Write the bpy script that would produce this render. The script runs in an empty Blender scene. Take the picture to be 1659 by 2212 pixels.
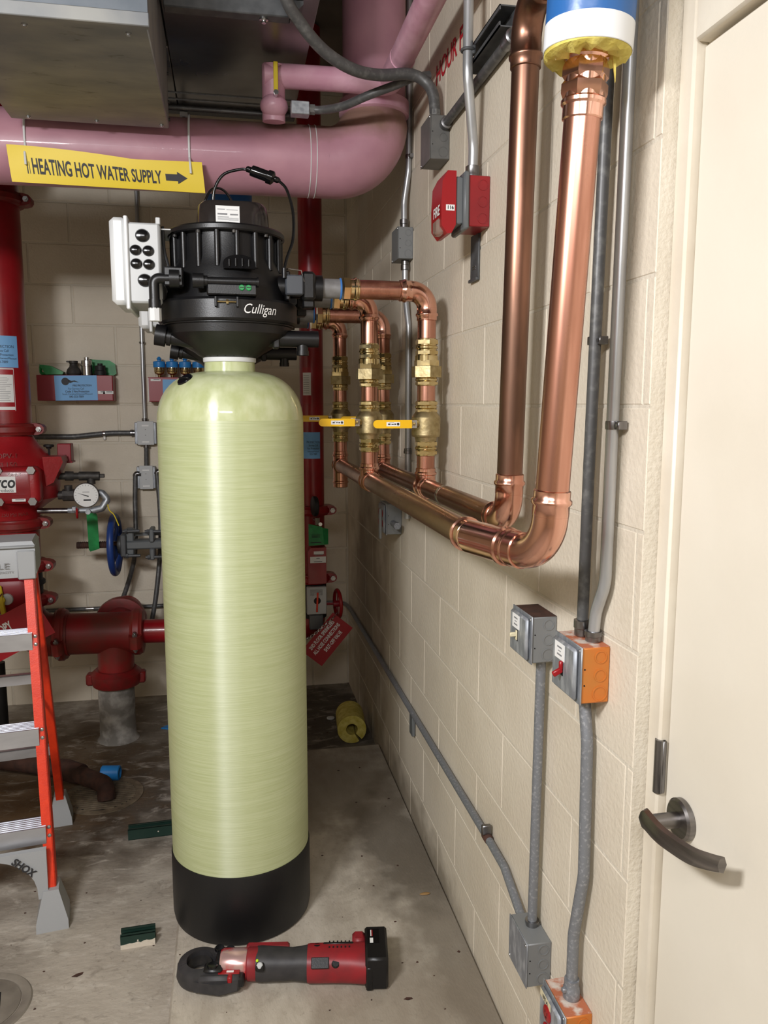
import bpy, bmesh, math, random
from mathutils import Vector as V, Matrix
random.seed(4)
scene = bpy.context.scene
C = scene.collection
PI = math.pi
def R(d): return math.radians(d)
# ------------------------------------------------------------------ camera
YAW, PITCH, ROLL, FPX = .1935, .1359, .0013, 1705.8
fw = V((math.sin(YAW)*math.cos(PITCH), math.cos(YAW)*math.cos(PITCH), -math.sin(PITCH)))
r0 = V((math.cos(YAW), -math.sin(YAW), 0)); u0 = r0.cross(fw)
rt = r0*math.cos(ROLL)+u0*math.sin(ROLL); up = -r0*math.sin(ROLL)+u0*math.cos(ROLL)
cam = bpy.data.objects.new('camera', bpy.data.cameras.new('camera')); C.objects.link(cam)
cam.matrix_world = Matrix(((rt.x,up.x,-fw.x,0),(rt.y,up.y,-fw.y,0),(rt.z,up.z,-fw.z,1.62),(0,0,0,1)))
cam.data.sensor_fit = 'HORIZONTAL'; cam.data.sensor_width = 36; cam.data.lens = FPX/1659*36
cam.data.clip_start = .02
scene.camera = cam
# ------------------------------------------------------------------ world, lamps, exposure
w = bpy.data.worlds.new('world'); scene.world = w; w.use_nodes = True
w.node_tree.nodes['Background'].inputs[0].default_value = (.9,.95,1,1)
w.node_tree.nodes['Background'].inputs[1].default_value = .05
def area(name, loc, target, sx, sy, power, col=(.99,.985,1)):
    l = bpy.data.lights.new(name, 'AREA'); l.shape = 'RECTANGLE'; l.size = sx; l.size_y = sy
    l.energy = power; l.color = col
    o = bpy.data.objects.new(name, l); C.objects.link(o); o.location = loc
    o.rotation_euler = (V(target)-V(loc)).to_track_quat('-Z','Y').to_euler()
    return o
area('fluorescent_or_fill_lamp', (-1.08,.2,2.42), (.1,1.7,.7), .5, .2, 33)
area('fluorescent_or_fill_lamp', (-.45,-1.0,2.62), (-.1,.6,.3), 1.2, .3, 20)  # unseen fill lamp, added behind the camera to lift the darker areas
vs = scene.view_settings
vs.view_transform = 'Standard'; vs.look = 'None'; vs.gamma = 1; vs.use_curve_mapping = False; vs.exposure = 0.78

# ------------------------------------------------------------------ materials
def lin(c):
    return tuple(((x/255)/12.92 if x/255 <= .04045 else ((x/255+.055)/1.055)**2.4) for x in c[:3])+(1,)
MATS = {}
def mat(name, col, rough=.5, metal=0, col2=None, scale=20, amt=1., stretch=(1,1,1), bump=0, bscale=None, coat=0, trans=0, spec=None, thr=(.35,.65), detail=4, rvar=0, world=False, aniso=0):
    m = bpy.data.materials.new(name); m.use_nodes = True; MATS[name] = m
    nt = m.node_tree; N = nt.nodes; L = nt.links
    bs = N['Principled BSDF']
    bs.inputs['Base Color'].default_value = lin(col); bs.inputs['Roughness'].default_value = rough
    bs.inputs['Metallic'].default_value = metal; bs.inputs['Coat Weight'].default_value = coat
    bs.inputs['Transmission Weight'].default_value = trans
    if aniso: bs.inputs['Anisotropic'].default_value = aniso
    if spec is not None: bs.inputs['Specular IOR Level'].default_value = spec
    if col2 or bump or rvar:
        if world:
            g = N.new('ShaderNodeNewGeometry'); src = g.outputs['Position']
        else:
            g = N.new('ShaderNodeTexCoord'); src = g.outputs['Object']
        mp = N.new('ShaderNodeMapping'); mp.inputs['Scale'].default_value = stretch; L.new(src, mp.inputs['Vector'])
        nz = N.new('ShaderNodeTexNoise'); nz.inputs['Scale'].default_value = scale; nz.inputs['Detail'].default_value = detail
        L.new(mp.outputs[0], nz.inputs['Vector'])
        mr = N.new('ShaderNodeMapRange'); mr.inputs['From Min'].default_value = thr[0]; mr.inputs['From Max'].default_value = thr[1]
        mr.inputs['To Max'].default_value = amt
        L.new(nz.outputs['Fac'], mr.inputs['Value'])
        if col2:
            mx = N.new('ShaderNodeMix'); mx.data_type = 'RGBA'
            mx.inputs[6].default_value = lin(col); mx.inputs[7].default_value = lin(col2)
            L.new(mr.outputs[0], mx.inputs[0]); L.new(mx.outputs[2], bs.inputs['Base Color'])
        if rvar:
            m2 = N.new('ShaderNodeMapRange'); m2.inputs['From Min'].default_value = .3; m2.inputs['From Max'].default_value = .7
            m2.inputs['To Min'].default_value = rough-rvar; m2.inputs['To Max'].default_value = rough+rvar
            L.new(nz.outputs['Fac'], m2.inputs['Value']); L.new(m2.outputs[0], bs.inputs['Roughness'])
        if bump:
            nb = nz
            if bscale:
                nb = N.new('ShaderNodeTexNoise'); nb.inputs['Scale'].default_value = bscale; nb.inputs['Detail'].default_value = 3
                L.new(mp.outputs[0], nb.inputs['Vector'])
            bp = N.new('ShaderNodeBump'); bp.inputs['Strength'].default_value = bump; bp.inputs['Distance'].default_value = .004
            L.new(nb.outputs['Fac'], bp.inputs['Height']); L.new(bp.outputs[0], bs.inputs['Normal'])
    return m
def blob(m, center, rad, col, amt=1, dist=.35, nscale=9, axes='XYZ'):
    """a noise-edged patch of its own shape around a world point mixed over the base colour"""
    nt = m.node_tree; N = nt.nodes; L = nt.links; bs = N['Principled BSDF']
    g = N.new('ShaderNodeNewGeometry'); sub = N.new('ShaderNodeVectorMath'); sub.operation = 'SUBTRACT'
    sub.inputs[1].default_value = center; L.new(g.outputs['Position'], sub.inputs[0])
    dv = N.new('ShaderNodeVectorMath'); dv.operation = 'DIVIDE'; dv.inputs[1].default_value = rad; L.new(sub.outputs[0], dv.inputs[0])
    ln = N.new('ShaderNodeVectorMath'); ln.operation = 'LENGTH'; L.new(dv.outputs[0], ln.inputs[0])
    nz = N.new('ShaderNodeTexNoise'); nz.inputs['Scale'].default_value = nscale; nz.inputs['Detail'].default_value = 6
    L.new(g.outputs['Position'], nz.inputs['Vector'])
    ma = N.new('ShaderNodeMath'); ma.operation = 'MULTIPLY_ADD'; ma.inputs[1].default_value = 1.6; L.new(nz.outputs['Fac'], ma.inputs[0]); L.new(ln.outputs['Value'], ma.inputs[2])
    mr = N.new('ShaderNodeMapRange'); mr.inputs['From Min'].default_value = 1.8-dist; mr.inputs['From Max'].default_value = 1.8+dist
    mr.inputs['To Min'].default_value = amt; mr.inputs['To Max'].default_value = 0; L.new(ma.outputs[0], mr.inputs['Value'])
    mx = N.new('ShaderNodeMix'); mx.data_type = 'RGBA'
    bc = bs.inputs['Base Color']
    if bc.links: L.new(bc.links[0].from_socket, mx.inputs[6])
    else: mx.inputs[6].default_value = bc.default_value
    mx.inputs[7].default_value = lin(col); L.new(mr.outputs[0], mx.inputs[0]); L.new(mx.outputs[2], bc)

mat('block_paint', (219,209,191), .62, col2=(209,198,179), scale=3.2, bump=.4, bscale=95, world=True)
mat('mortar', (213,205,189), .7, col2=(202,193,176), scale=6, bump=.5, bscale=120, world=True)
blob(MATS['block_paint'], (.655,3.75,.55), (.3,.42,.75), (116,98,74), .75, .4, 6)  # brownish patch on the right wall near the back corner
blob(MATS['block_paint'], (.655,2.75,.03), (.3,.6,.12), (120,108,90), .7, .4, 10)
mat('plain_paint', (220,210,188), .6, col2=(210,199,176), scale=4, bump=.25, bscale=60, world=True)
mat('ceiling_paint', (120,112,104), .8, col2=(96,90,84), scale=3, world=True)
mat('door_paint', (224,217,202), .42, col2=(217,209,193), scale=3, bump=.06, bscale=140, world=True)
mat('frame_paint', (220,212,196), .42, col2=(210,200,182), scale=7, bump=.12, bscale=60, world=True)
mat('concrete', (172,164,152), .68, col2=(134,125,113), scale=5.5, detail=9, bump=.8, bscale=30, world=True, stretch=(1,1.6,1), rvar=.12)
for c_, r_, k_, a_ in [((-.55,3.3,0),(.42,.5,.3),(58,47,36),.85), ((-.95,3.5,0),(.5,.6,.3),(92,66,34),.85), ((-.2,3.9,0),(.9,.5,.3),(84,72,57),.6),
                   ((.45,3.95,0),(.35,.5,.3),(66,58,48),.8), ((-.7,2.13,0),(.2,.2,.2),(92,84,74),.6), ((-.35,2.1,0),(.35,.4,.2),(178,168,154),.6)]:
    blob(MATS['concrete'], c_, r_, k_, a_)
mat('pad_concrete', (192,183,168), .66, col2=(168,158,143), scale=7, detail=9, bump=.35, bscale=60, world=True, stretch=(2.4,1,1), rvar=.1)
for c_, r_, k_, a_ in [((.56,2.62,.05),(.17,.36,.2),(86,78,66),.8), ((.62,1.95,.05),(.12,.7,.2),(110,101,88),.7), ((.3,3.1,.05),(.5,.35,.2),(116,106,92),.7),
                   ((.45,1.8,.05),(.3,.2,.2),(128,116,100),.5)]:
    blob(MATS['pad_concrete'], c_, r_, k_, a_)
def scuff(m, scale, stretch, col, lo, hi, amt):
    nt = m.node_tree; N = nt.nodes; L = nt.links; bc = N['Principled BSDF'].inputs['Base Color']
    g = N.new('ShaderNodeNewGeometry'); mp = N.new('ShaderNodeMapping'); mp.inputs['Scale'].default_value = stretch; L.new(g.outputs['Position'], mp.inputs['Vector'])
    nz = N.new('ShaderNodeTexNoise'); nz.inputs['Scale'].default_value = scale; nz.inputs['Detail'].default_value = 10; nz.inputs['Roughness'].default_value = .68; nz.inputs['Distortion'].default_value = .6
    L.new(mp.outputs[0], nz.inputs['Vector'])
    mr = N.new('ShaderNodeMapRange'); mr.inputs['From Min'].default_value = lo; mr.inputs['From Max'].default_value = hi; mr.inputs['To Max'].default_value = amt; L.new(nz.outputs['Fac'], mr.inputs['Value'])
    mx = N.new('ShaderNodeMix'); mx.data_type = 'RGBA'
    if bc.links: L.new(bc.links[0].from_socket, mx.inputs[6])
    else: mx.inputs[6].default_value = bc.default_value
    mx.inputs[7].default_value = lin(col); L.new(mr.outputs[0], mx.inputs[0]); L.new(mx.outputs[2], bc)
scuff(MATS['concrete'], 9, (1,2.2,1), (200,192,180), .54, .68, .55); scuff(MATS['concrete'], 16, (1,1.5,1), (90,81,70), .56, .72, .55); scuff(MATS['concrete'], 60, (1,1,1), (100,90,78), .58, .72, .6)
scuff(MATS['pad_concrete'], 70, (1,1,1), (128,118,104), .56, .72, .6); scuff(MATS['pad_concrete'], 6, (1,1,1), (140,130,115), .52, .68, .6)
scuff(MATS['block_paint'], 30, (1,1,.5), (150,138,118), .69, .78, .6); scuff(MATS['block_paint'], 2.2, (1,1,1), (196,184,164), .5, .75, .5)
mat('copper_new', (232,182,162), .19, 1, col2=(208,150,128), scale=14, stretch=(1,1,.25), rvar=.07, world=True)
mat('copper_pipe', (212,158,138), .27, 1, col2=(176,124,104), scale=26, stretch=(1,1,.12), rvar=.08, world=True)
mat('copper_dull', (152,112,94), .38, 1, col2=(108,82,68), scale=20, stretch=(1,1,.15), rvar=.1, world=True)
mat('copper_run', (182,134,110), .3, 1, col2=(130,98,78), scale=15, stretch=(1,.2,1), rvar=.1, world=True)
mat('brass', (224,206,160), .18, 1, col2=(200,178,124), scale=30, rvar=.06)
mat('brass_cast', (190,174,134), .42, 1, col2=(164,147,108), scale=60, bump=.2)
mat('steel', (150,150,152), .33, 1, col2=(120,118,118), scale=40, stretch=(1,1,.2))
mat('steel_bright', (200,200,200), .22, 1)
mat('galvanized', (150,154,160), .5, .75, col2=(184,188,192), scale=55, detail=6, rvar=.1)
mat('emt', (166,168,170), .34, .65, col2=(190,192,194), scale=30, stretch=(1,1,.2))
mat('conduit_old', (128,131,136), .5, .45, col2=(166,168,172), scale=160, detail=7, thr=(.52,.75))
mat('conduit_dark', (84,84,84), .45, .3, col2=(112,112,110), scale=60, thr=(.5,.75))
mat('duct', (118,121,124), .5, .35, col2=(146,146,142), scale=5, detail=8, stretch=(1,2.2,1))
scuff(MATS['duct'], 12, (1,3,1), (74,72,70), .6, .7, .7); scuff(MATS['duct'], 7, (1,2,1), (150,140,110), .62, .75, .5)
mat('duct_mirror', (150,148,146), .3, .85, col2=(122,120,118), scale=3, rvar=.05)
mat('duct_panel', (92,100,108), .5, .5, col2=(112,118,124), scale=9, detail=6)
mat('box_grey', (120,122,122), .5, .1)
mat('box_dark', (92,92,90), .5, .1, col2=(104,103,100), scale=20)
mat('box_galv', (140,144,150), .5, .5, col2=(186,190,195), scale=60, stretch=(1,1,.35), thr=(.45,.7))
mat('box_orange', (198,112,44), .48, .15, col2=(182,118,52), scale=14)
mat('rust_orange', (178,106,74), .75, .1, col2=(208,196,184), scale=50, thr=(.45,.65), bump=.3)
mat('tank', (187,195,150), .45, 0, col2=(175,184,134), scale=60, stretch=(.14,.14,5), bump=.14, spec=1, detail=5)
mat('tank_dome', (200,206,164), .3, 0, col2=(182,190,138), scale=22, stretch=(1.4,1.4,.9), bump=.15, coat=.4, detail=6)
mat('black_plastic', (14,14,16), .38, 0, bump=.06, bscale=300)
mat('black_boot', (15,15,17), .45, 0, bump=.05, bscale=160)
mat('black_gloss', (12,12,14), .14)
mat('grey_block', (66,70,76), .4)
mat('smoke', (52,46,44), .16, 0, trans=.35)
mat('black_rubber', (20,20,21), .6)
mat('dark_iron', (54,52,51), .55, .4, col2=(74,70,66), scale=40)
mat('pvc_grey', (136,136,136), .5, .2, col2=(120,119,118), scale=40)
mat('blue_tape', (64,120,190), .35)
mat('white_plastic', (214,216,216), .42)
mat('light_grey', (188,190,190), .45)
mat('white_paper', (232,232,230), .6)
mat('print_ink', (40,40,44), .6)
mat('print_grey', (128,128,130), .6)
mat('paper_blue', (122,176,226), .6)
mat('red_paint', (154,18,28), .32, 0, col2=(128,14,23), scale=6, bump=.05, bscale=60, coat=.2)
mat('red_dark', (132,26,28), .42, 0, col2=(112,34,30), scale=30, bump=.12)
mat('red_cast', (164,26,34), .4, 0, col2=(148,22,28), scale=8, bump=.18, bscale=90)
mat('red_dusty', (150,24,28), .45, 0, col2=(112,54,44), scale=8, bump=.1)
mat('red_plastic', (150,14,22), .36)
mat('red_tag', (158,16,30), .4)
mat('red_maroon', (142,22,36), .4)
mat('stencil_red', (186,26,40), .6)
mat('pink', (188,140,152), .44, 0, col2=(172,124,138), scale=5, bump=.25, bscale=22, coat=.1, world=True)
mat('pink_small', (214,168,184), .38, 0, col2=(196,144,163), scale=12, bump=.4, bscale=30, coat=.15, world=True)
blob(MATS['pink'], (.25,2.72,2.56), (.5,.2,.06), (120,96,70), .8, .5, 12)
mat('sign_yellow', (226,198,40), .5)
mat('yellow', (238,186,10), .4)
mat('indicator_yellow', (214,190,40), .45)
mat('orange', (228,58,18), .42, 0, bump=.12, bscale=220, col2=(214,50,14), scale=40)
mat('ladder_grey', (158,160,162), .5, 0, bump=.08, bscale=200)
mat('aluminium', (206,208,214), .34, .8, col2=(184,186,192), scale=20, stretch=(.3,1,1))
mat('insulation', (214,200,110), .85, 0, col2=(186,168,70), scale=40, bump=.6, bscale=90)
mat('blue_jacket', (40,96,160), .35, 0, bump=.3, bscale=30)
mat('white_jacket', (226,228,230), .4, 0, bump=.1, bscale=40)
mat('blue_cup', (40,128,200), .42)
mat('green_tag', (28,150,76), .42, 0, col2=(18,118,58), scale=20)
mat('green_paint', (34,58,50), .36, .2)
mat('plaster', (206,196,180), .8, bump=.5, bscale=100)
mat('handwheel_blue', (32,62,128), .4)
mat('gunmetal', (92,94,96), .5, .3, col2=(76,78,80), scale=30)
mat('valve_grey', (104,108,110), .45, .2)
mat('rusty', (78,50,40), .8, .1, col2=(54,36,30), scale=30, bump=.5)
mat('mortar_coat', (128,124,118), .8, 0, col2=(182,178,172), scale=16, detail=8, bump=.5, bscale=40, thr=(.45,.68))
mat('drain_iron', (128,114,94), .7, .2, col2=(96,84,68), scale=30, bump=.4)
mat('cast_lid', (140,132,120), .6, .2, col2=(120,112,102), scale=16, bump=.3)
mat('black', (14,14,14), .6)
mat('void', (6,6,6), .9)
mat('screw', (176,176,176), .3, .9)
mat('ivory', (214,204,170), .45)
mat('clear', (232,226,206), .1, 0, trans=.8)
mat('grip', (44,43,45), .55, 0, col2=(56,54,55), scale=40)
mat('tool_red', (146,30,38), .45, 0, col2=(124,34,40), scale=24)
mat('tool_silver', (206,170,166), .25, .6, col2=(226,60,70), scale=16, thr=(.45,.55))
mat('leaf', (150,116,70), .7)
mat('led_green', (190,230,40), .4)
mat('lever_steel', (140,136,134), .34, 1, col2=(120,117,116), scale=60, stretch=(.2,.2,2))

for nm in ('tank','tank_dome'):
    nt_ = MATS[nm].node_tree; tn = nt_.nodes.new('ShaderNodeTangent'); tn.direction_type = 'RADIAL'; tn.axis = 'Z'
    bs_ = nt_.nodes['Principled BSDF']; bs_.inputs['Anisotropic'].default_value = .95; bs_.inputs['Anisotropic Rotation'].default_value = .25; bs_.inputs['IOR'].default_value = 1.7
    nt_.links.new(tn.outputs[0], bs_.inputs['Tangent'])
# ------------------------------------------------------------------ mesh builder
WM = {}     # object -> world matrix
class B:
    def __init__(s): s.v = []; s.f = []
    def add(s, vs, fs):
        n = len(s.v); s.v += [V(p) for p in vs]; s.f += [tuple(i+n for i in f) for f in fs]; return s
    def box(s, x0,x1,y0,y1,z0,z1, bev=0, M=None, seg=1):
        x0,x1 = min(x0,x1),max(x0,x1); y0,y1 = min(y0,y1),max(y0,y1); z0,z1 = min(z0,z1),max(z0,z1)
        vs = [(x,y,z) for x in (x0,x1) for y in (y0,y1) for z in (z0,z1)]
        fs = [(0,1,3,2),(4,6,7,5),(0,4,5,1),(2,3,7,6),(0,2,6,4),(1,5,7,3)]
        if bev:
            bm = bmesh.new(); vv = [bm.verts.new(p) for p in vs]
            for f in fs: bm.faces.new([vv[i] for i in f])
            bmesh.ops.bevel(bm, geom=bm.edges[:], offset=min(bev,.49*min(x1-x0,y1-y0,z1-z0)), segments=seg, profile=.5, affect='EDGES')
            bm.verts.index_update(); vs = [v.co.copy() for v in bm.verts]; fs = [tuple(v.index for v in f.verts) for f in bm.faces]; bm.free()
        if M: vs = [M @ V(p) for p in vs]
        return s.add(vs, fs)
    def cyl(s, p0, p1, r, r1=None, n=20, cap=True, ph=0):
        return s.lathe([(r,0),(r if r1 is None else r1,1)], p0, V(p1)-V(p0), n, cap, ph)
    def lathe(s, prof, p0, ax, n=32, cap=True, ph=0):
        """prof: (radius, fraction of ax)"""
        p0 = V(p0); ax = V(ax); a = ax.normalized()
        t = V((0,0,1)) if abs(a.z) < .9 else V((1,0,0))
        e1 = a.cross(t).normalized(); e2 = a.cross(e1)
        vs = []; fs = []
        for r,h in prof:
            for i in range(n):
                q = 2*PI*(i+ph)/n; vs.append(p0+ax*h+e1*(r*math.cos(q))+e2*(r*math.sin(q)))
        for k in range(len(prof)-1):
            for i in range(n):
                j = (i+1)%n; fs.append((k*n+i, k*n+j, (k+1)*n+j, (k+1)*n+i))
        if cap:
            fs.append(tuple(range(n))[::-1]); m = (len(prof)-1)*n; fs.append(tuple(range(m, m+n)))
        return s.add(vs, fs)
    def tube(s, pts, r, n=12, cap=True):
        pts = [V(p) for p in pts]; N = len(pts); vs = []; fs = []
        rr = r if isinstance(r, (list,tuple)) else [r]*N
        t0 = (pts[1]-pts[0]).normalized(); e1 = t0.orthogonal().normalized()
        for i in range(N):
            t = ((pts[min(i+1,N-1)]-pts[i]).normalized()+(pts[i]-pts[max(i-1,0)]).normalized())
            t = t.normalized() if t.length > 1e-6 else t0
            e1 = (e1-t*e1.dot(t)).normalized(); e2 = t.cross(e1)
            # miter
            for k in range(n):
                q = 2*PI*k/n; vs.append(pts[i]+e1*(rr[i]*math.cos(q))+e2*(rr[i]*math.sin(q)))
        for i in range(N-1):
            for k in range(n):
                j = (k+1)%n; fs.append((i*n+k, i*n+j, (i+1)*n+j, (i+1)*n+k))
        if cap: fs.append(tuple(range(n))[::-1]); fs.append(tuple(range((N-1)*n, N*n)))
        return s.add(vs, fs)
    def torus(s, c, ax, Rr, r, n=32, m=10):
        a = V(ax).normalized(); e1 = a.orthogonal().normalized(); e2 = a.cross(e1); c = V(c); vs = []; fs = []
        for i in range(n):
            q = 2*PI*i/n; d = e1*math.cos(q)+e2*math.sin(q)
            for k in range(m):
                p = 2*PI*k/m; vs.append(c+d*(Rr+r*math.cos(p))+a*(r*math.sin(p)))
        for i in range(n):
            for k in range(m):
                fs.append((i*m+k, ((i+1)%n)*m+k, ((i+1)%n)*m+(k+1)%m, i*m+(k+1)%m))
        return s.add(vs, fs)
    def prism(s, poly, vec):
        poly = [V(p) for p in poly]; n = len(poly); vec = V(vec)
        return s.add(poly+[p+vec for p in poly], [tuple(range(n))[::-1], tuple(range(n,2*n))]+[(i,(i+1)%n,n+(i+1)%n,n+i) for i in range(n)])
    def ball(s, c, r, sc=(1,1,1), n=16, m=10):
        vs = []; fs = []; c = V(c)
        for k in range(m+1):
            t = PI*k/m
            for i in range(n):
                q = 2*PI*i/n; vs.append(c+V((r*sc[0]*math.sin(t)*math.cos(q), r*sc[1]*math.sin(t)*math.sin(q), r*sc[2]*math.cos(t))))
        for k in range(m):
            for i in range(n):
                j = (i+1)%n; fs.append((k*n+i,(k+1)*n+i,(k+1)*n+j,k*n+j))
        return s.add(vs, fs)
    def build(s, name, m, parent=None, label=None, angle=38, local=False):
        me = bpy.data.meshes.new(name)
        P = WM.get(parent, Matrix()); inv = Matrix() if local else P.inverted()
        me.from_pydata([tuple(inv @ p) for p in s.v], [], s.f)
        bm = bmesh.new(); bm.from_mesh(me); bmesh.ops.remove_doubles(bm, verts=bm.verts, dist=1e-6)
        bmesh.ops.recalc_face_normals(bm, faces=bm.faces); bm.to_mesh(me); bm.free()
        for p in me.polygons: p.use_smooth = True
        me.set_sharp_from_angle(angle=R(angle))
        me.materials.append(MATS[m])
        o = bpy.data.objects.new(name, me); C.objects.link(o)
        if parent: o.parent = parent
        WM[o] = P
        if label: o['label'] = label
        return o
def tag(o, label, cat, group=None, kind=None):
    o['label'] = label; o['category'] = cat
    if group: o['group'] = group
    if kind: o['kind'] = kind
    return o
def thing(name, label, cat, loc, rz=0, group=None):
    o = bpy.data.objects.new(name, None); C.objects.link(o); o.empty_display_size = .05
    o.location = loc; o.rotation_euler = (0,0,rz)
    WM[o] = Matrix.Translation(V(loc)) @ Matrix.Rotation(rz,4,'Z')
    return tag(o, label, cat, group)
def struct(b, name, m, label=None):
    o = b.build(name, m); o['kind'] = 'structure'
    if label: o['label'] = label
    return o
def copy_tree(o, parent=None):
    c = o.copy(); C.objects.link(c); c.parent = parent
    for ch in o.children: copy_tree(ch, c)
    return c
def fillet(pts, rad, n=8):
    pts = [V(p) for p in pts]; out = [pts[0]]
    for i in range(1, len(pts)-1):
        a = (pts[i-1]-pts[i]).normalized(); b = (pts[i+1]-pts[i]).normalized()
        ang = a.angle(b)
        if ang > 3.1: out.append(pts[i]); continue
        d = rad/math.tan(ang/2); bis = (a+b).normalized(); cc = pts[i]+bis*(rad/math.sin(ang/2))
        s0 = pts[i]+a*d-cc; ax = s0.cross(pts[i]+b*d-cc).normalized(); tot = PI-ang
        for k in range(n+1): out.append(cc+Matrix.Rotation(tot*k/n,3,ax) @ s0)
    out.append(pts[-1]); return out
def spline(pts, n=8):
    pts = [V(p) for p in pts]; P = [pts[0]*2-pts[1]]+pts+[pts[-1]*2-pts[-2]]; out = []
    for i in range(1, len(P)-2):
        for k in range(n):
            t = k/n; a,b,c,d = P[i-1:i+3]
            out.append(.5*((2*b)+(c-a)*t+(2*a-5*b+4*c-d)*t*t+(3*b-a-3*c+d)*t**3))
    out.append(pts[-1]); return out
def hexnut(b, c, ax, r, h): a = V(ax).normalized()*h; return b.cyl(V(c), V(c)+a, r, n=6)
# frames: origin, right, up, outward normal
def FR(o, a, b): a = V(a).normalized(); b = V(b).normalized(); return (V(o), a, b, a.cross(b))
def CAMF(x,y,z): return FR((x,y,z),(1,0,0),(0,0,1))          # faces -Y
def WALF(x,y,z): return FR((x,y,z),(0,-1,0),(0,0,1))         # faces -X
def plate(b, fr, w, h, t, bev=0, dx=0, dy=0, dz=0):
    o,a,u,n = fr; M = Matrix(((a.x,u.x,n.x,o.x),(a.y,u.y,n.y,o.y),(a.z,u.z,n.z,o.z),(0,0,0,1)))
    return b.box(dx-w/2,dx+w/2,dy-h/2,dy+h/2,dz,dz+t,bev,M)
def fmap(fr, dx=0, dy=0, dz=0):
    o,a,u,n = fr
    return lambda p: o+a*(p.x+dx)+u*(p.y+dy)+n*(p.z+dz)
def cmap(cx, cy, r, z0, a0=0):
    """wrap x around a vertical cylinder; angle 0 faces -Y"""
    return lambda p: V((cx+(r+p.z)*math.sin(a0+p.x/r), cy-(r+p.z)*math.cos(a0+p.x/r), z0+p.y))
def text(body, size, fn, m, parent, name='lettering', xs=1, bold=0, align='CENTER', t=.0006, shear=0, sub=0):
    cu = bpy.data.curves.new(name, 'FONT'); cu.body = body; cu.size = 1; cu.align_x = align; cu.align_y = 'CENTER'
    cu.offset = bold; cu.shear = shear; cu.resolution_u = 3
    ob = bpy.data.objects.new('t', cu); me = bpy.data.meshes.new_from_object(ob)
    bpy.data.objects.remove(ob); b = B()
    pts = [fn(V((v.co.x*size*xs, v.co.y*size, t))) for v in me.vertices]
    b.add(pts, [tuple(p.vertices) for p in me.polygons]); bpy.data.meshes.remove(me)
    me = bpy.data.meshes.new(name); P = WM.get(parent, Matrix()).inverted()
    me.from_pydata([tuple(P @ p) for p in b.v], [], b.f); me.materials.append(MATS[m])
    o = bpy.data.objects.new(name, me); C.objects.link(o); o.parent = parent; WM[o] = WM.get(parent, Matrix())
    return o
def bars(b, fr, rows, t=.0004):
    """rows: (x centre, y centre, w, h) print bars on a frame"""
    for x,y,w_,h_ in rows: plate(b, fr, w_, h_, t, 0, x, y)
    return b
def patch(b, cx, cy, r, a0, a1, z0, z1, t=.0008, n=10):
    vs = []; fs = []
    for k in range(n+1):
        q = a0+(a1-a0)*k/n
        for rr in (r, r+t):
            for z in (z0, z1): vs.append((cx+rr*math.sin(q), cy-rr*math.cos(q), z))
    for k in range(n):
        i = k*4; j = i+4
        fs += [(i+2,i+3,j+3,j+2),(i,j,j+1,i+1),(i,i+2,j+2,j),(i+1,j+1,j+3,i+3)]
    fs += [(0,1,3,2),(n*4,n*4+2,n*4+3,n*4+1)]
    return b.add(vs, fs)
# ================================================================== the room
WX, WY, CH = .655, 4.41, .2032            # right wall surface, back wall surface, course height
Z0 = -.009
struct(B().box(-2.4,.95,-1.6,4.62,-.12,0), 'floor', 'concrete')
struct(B().box(-2.5,.95,-1.7,4.62,3.3,3.4), 'ceiling', 'ceiling_paint')
wb = struct(B().box(-2.4,.85,WY+.003,WY+.2,-.1,3.3), 'wall_back', 'mortar')
wr = struct(B().box(WX+.0014,WX+.2,1.1575,WY+.2,-.1,3.3).box(WX,WX+.2,-1.6,1.1575,2.226,3.3).box(WX,WX+.2,-1.6,.16,-.1,2.226), 'wall_right', 'mortar')
struct(B().box(-2.5,-2.4,-1.7,4.62,-.1,3.3), 'wall_left', 'plain_paint')
struct(B().box(-2.4,.85,-1.7,-1.6,-.1,3.3), 'wall_front', 'plain_paint')
BM = {}
def block_mesh(L, h, deep=False):
    k = (round(L,3), round(h,3), deep)
    if k not in BM:
        g, d, c = (.0045, .02, .0032) if deep else (.0028, .02, .0017)
        x, z = L/2-g, h/2-g; vs = []
        for (dx, y) in ((0,d),(0,c),(c,0)):
            vs += [(-x+dx,y,-z+dx),(x-dx,y,-z+dx),(x-dx,y,z-dx),(-x+dx,y,z-dx)]
        fs = [(8,9,10,11)]+[(r*4+i, r*4+(i+1)%4, r*4+4+(i+1)%4, r*4+4+i) for r in (0,1) for i in range(4)]
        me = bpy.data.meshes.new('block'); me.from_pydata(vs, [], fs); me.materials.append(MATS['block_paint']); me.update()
        BM[k] = me
    return BM[k]
def course_blocks(parent, lo, hi, first, z, place, deep=False):
    j = first
    while j > lo: j -= .4064
    while j < hi:
        a, b = max(j, lo), min(j+.4064, hi)
        if b-a > .02:
            o = bpy.data.objects.new('block', block_mesh(b-a, CH, deep)); C.objects.link(o); o.parent = parent; place(o, (a+b)/2, z+CH/2)
        j += .4064
def on_back(o, c, z): o.location = (c, WY, z)
def on_right(o, c, z): o.location = (WX, c, z); o.rotation_euler = (0,0,-PI/2)
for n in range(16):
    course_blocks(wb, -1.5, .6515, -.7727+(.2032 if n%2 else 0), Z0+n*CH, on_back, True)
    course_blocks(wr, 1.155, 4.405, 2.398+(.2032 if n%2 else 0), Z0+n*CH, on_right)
struct(B().box(-.19,.654,-1.6,3.44,0,.05,.006), 'floor_pad', 'pad_concrete', 'raised concrete pad carrying the tank along the beige block wall')
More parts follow.
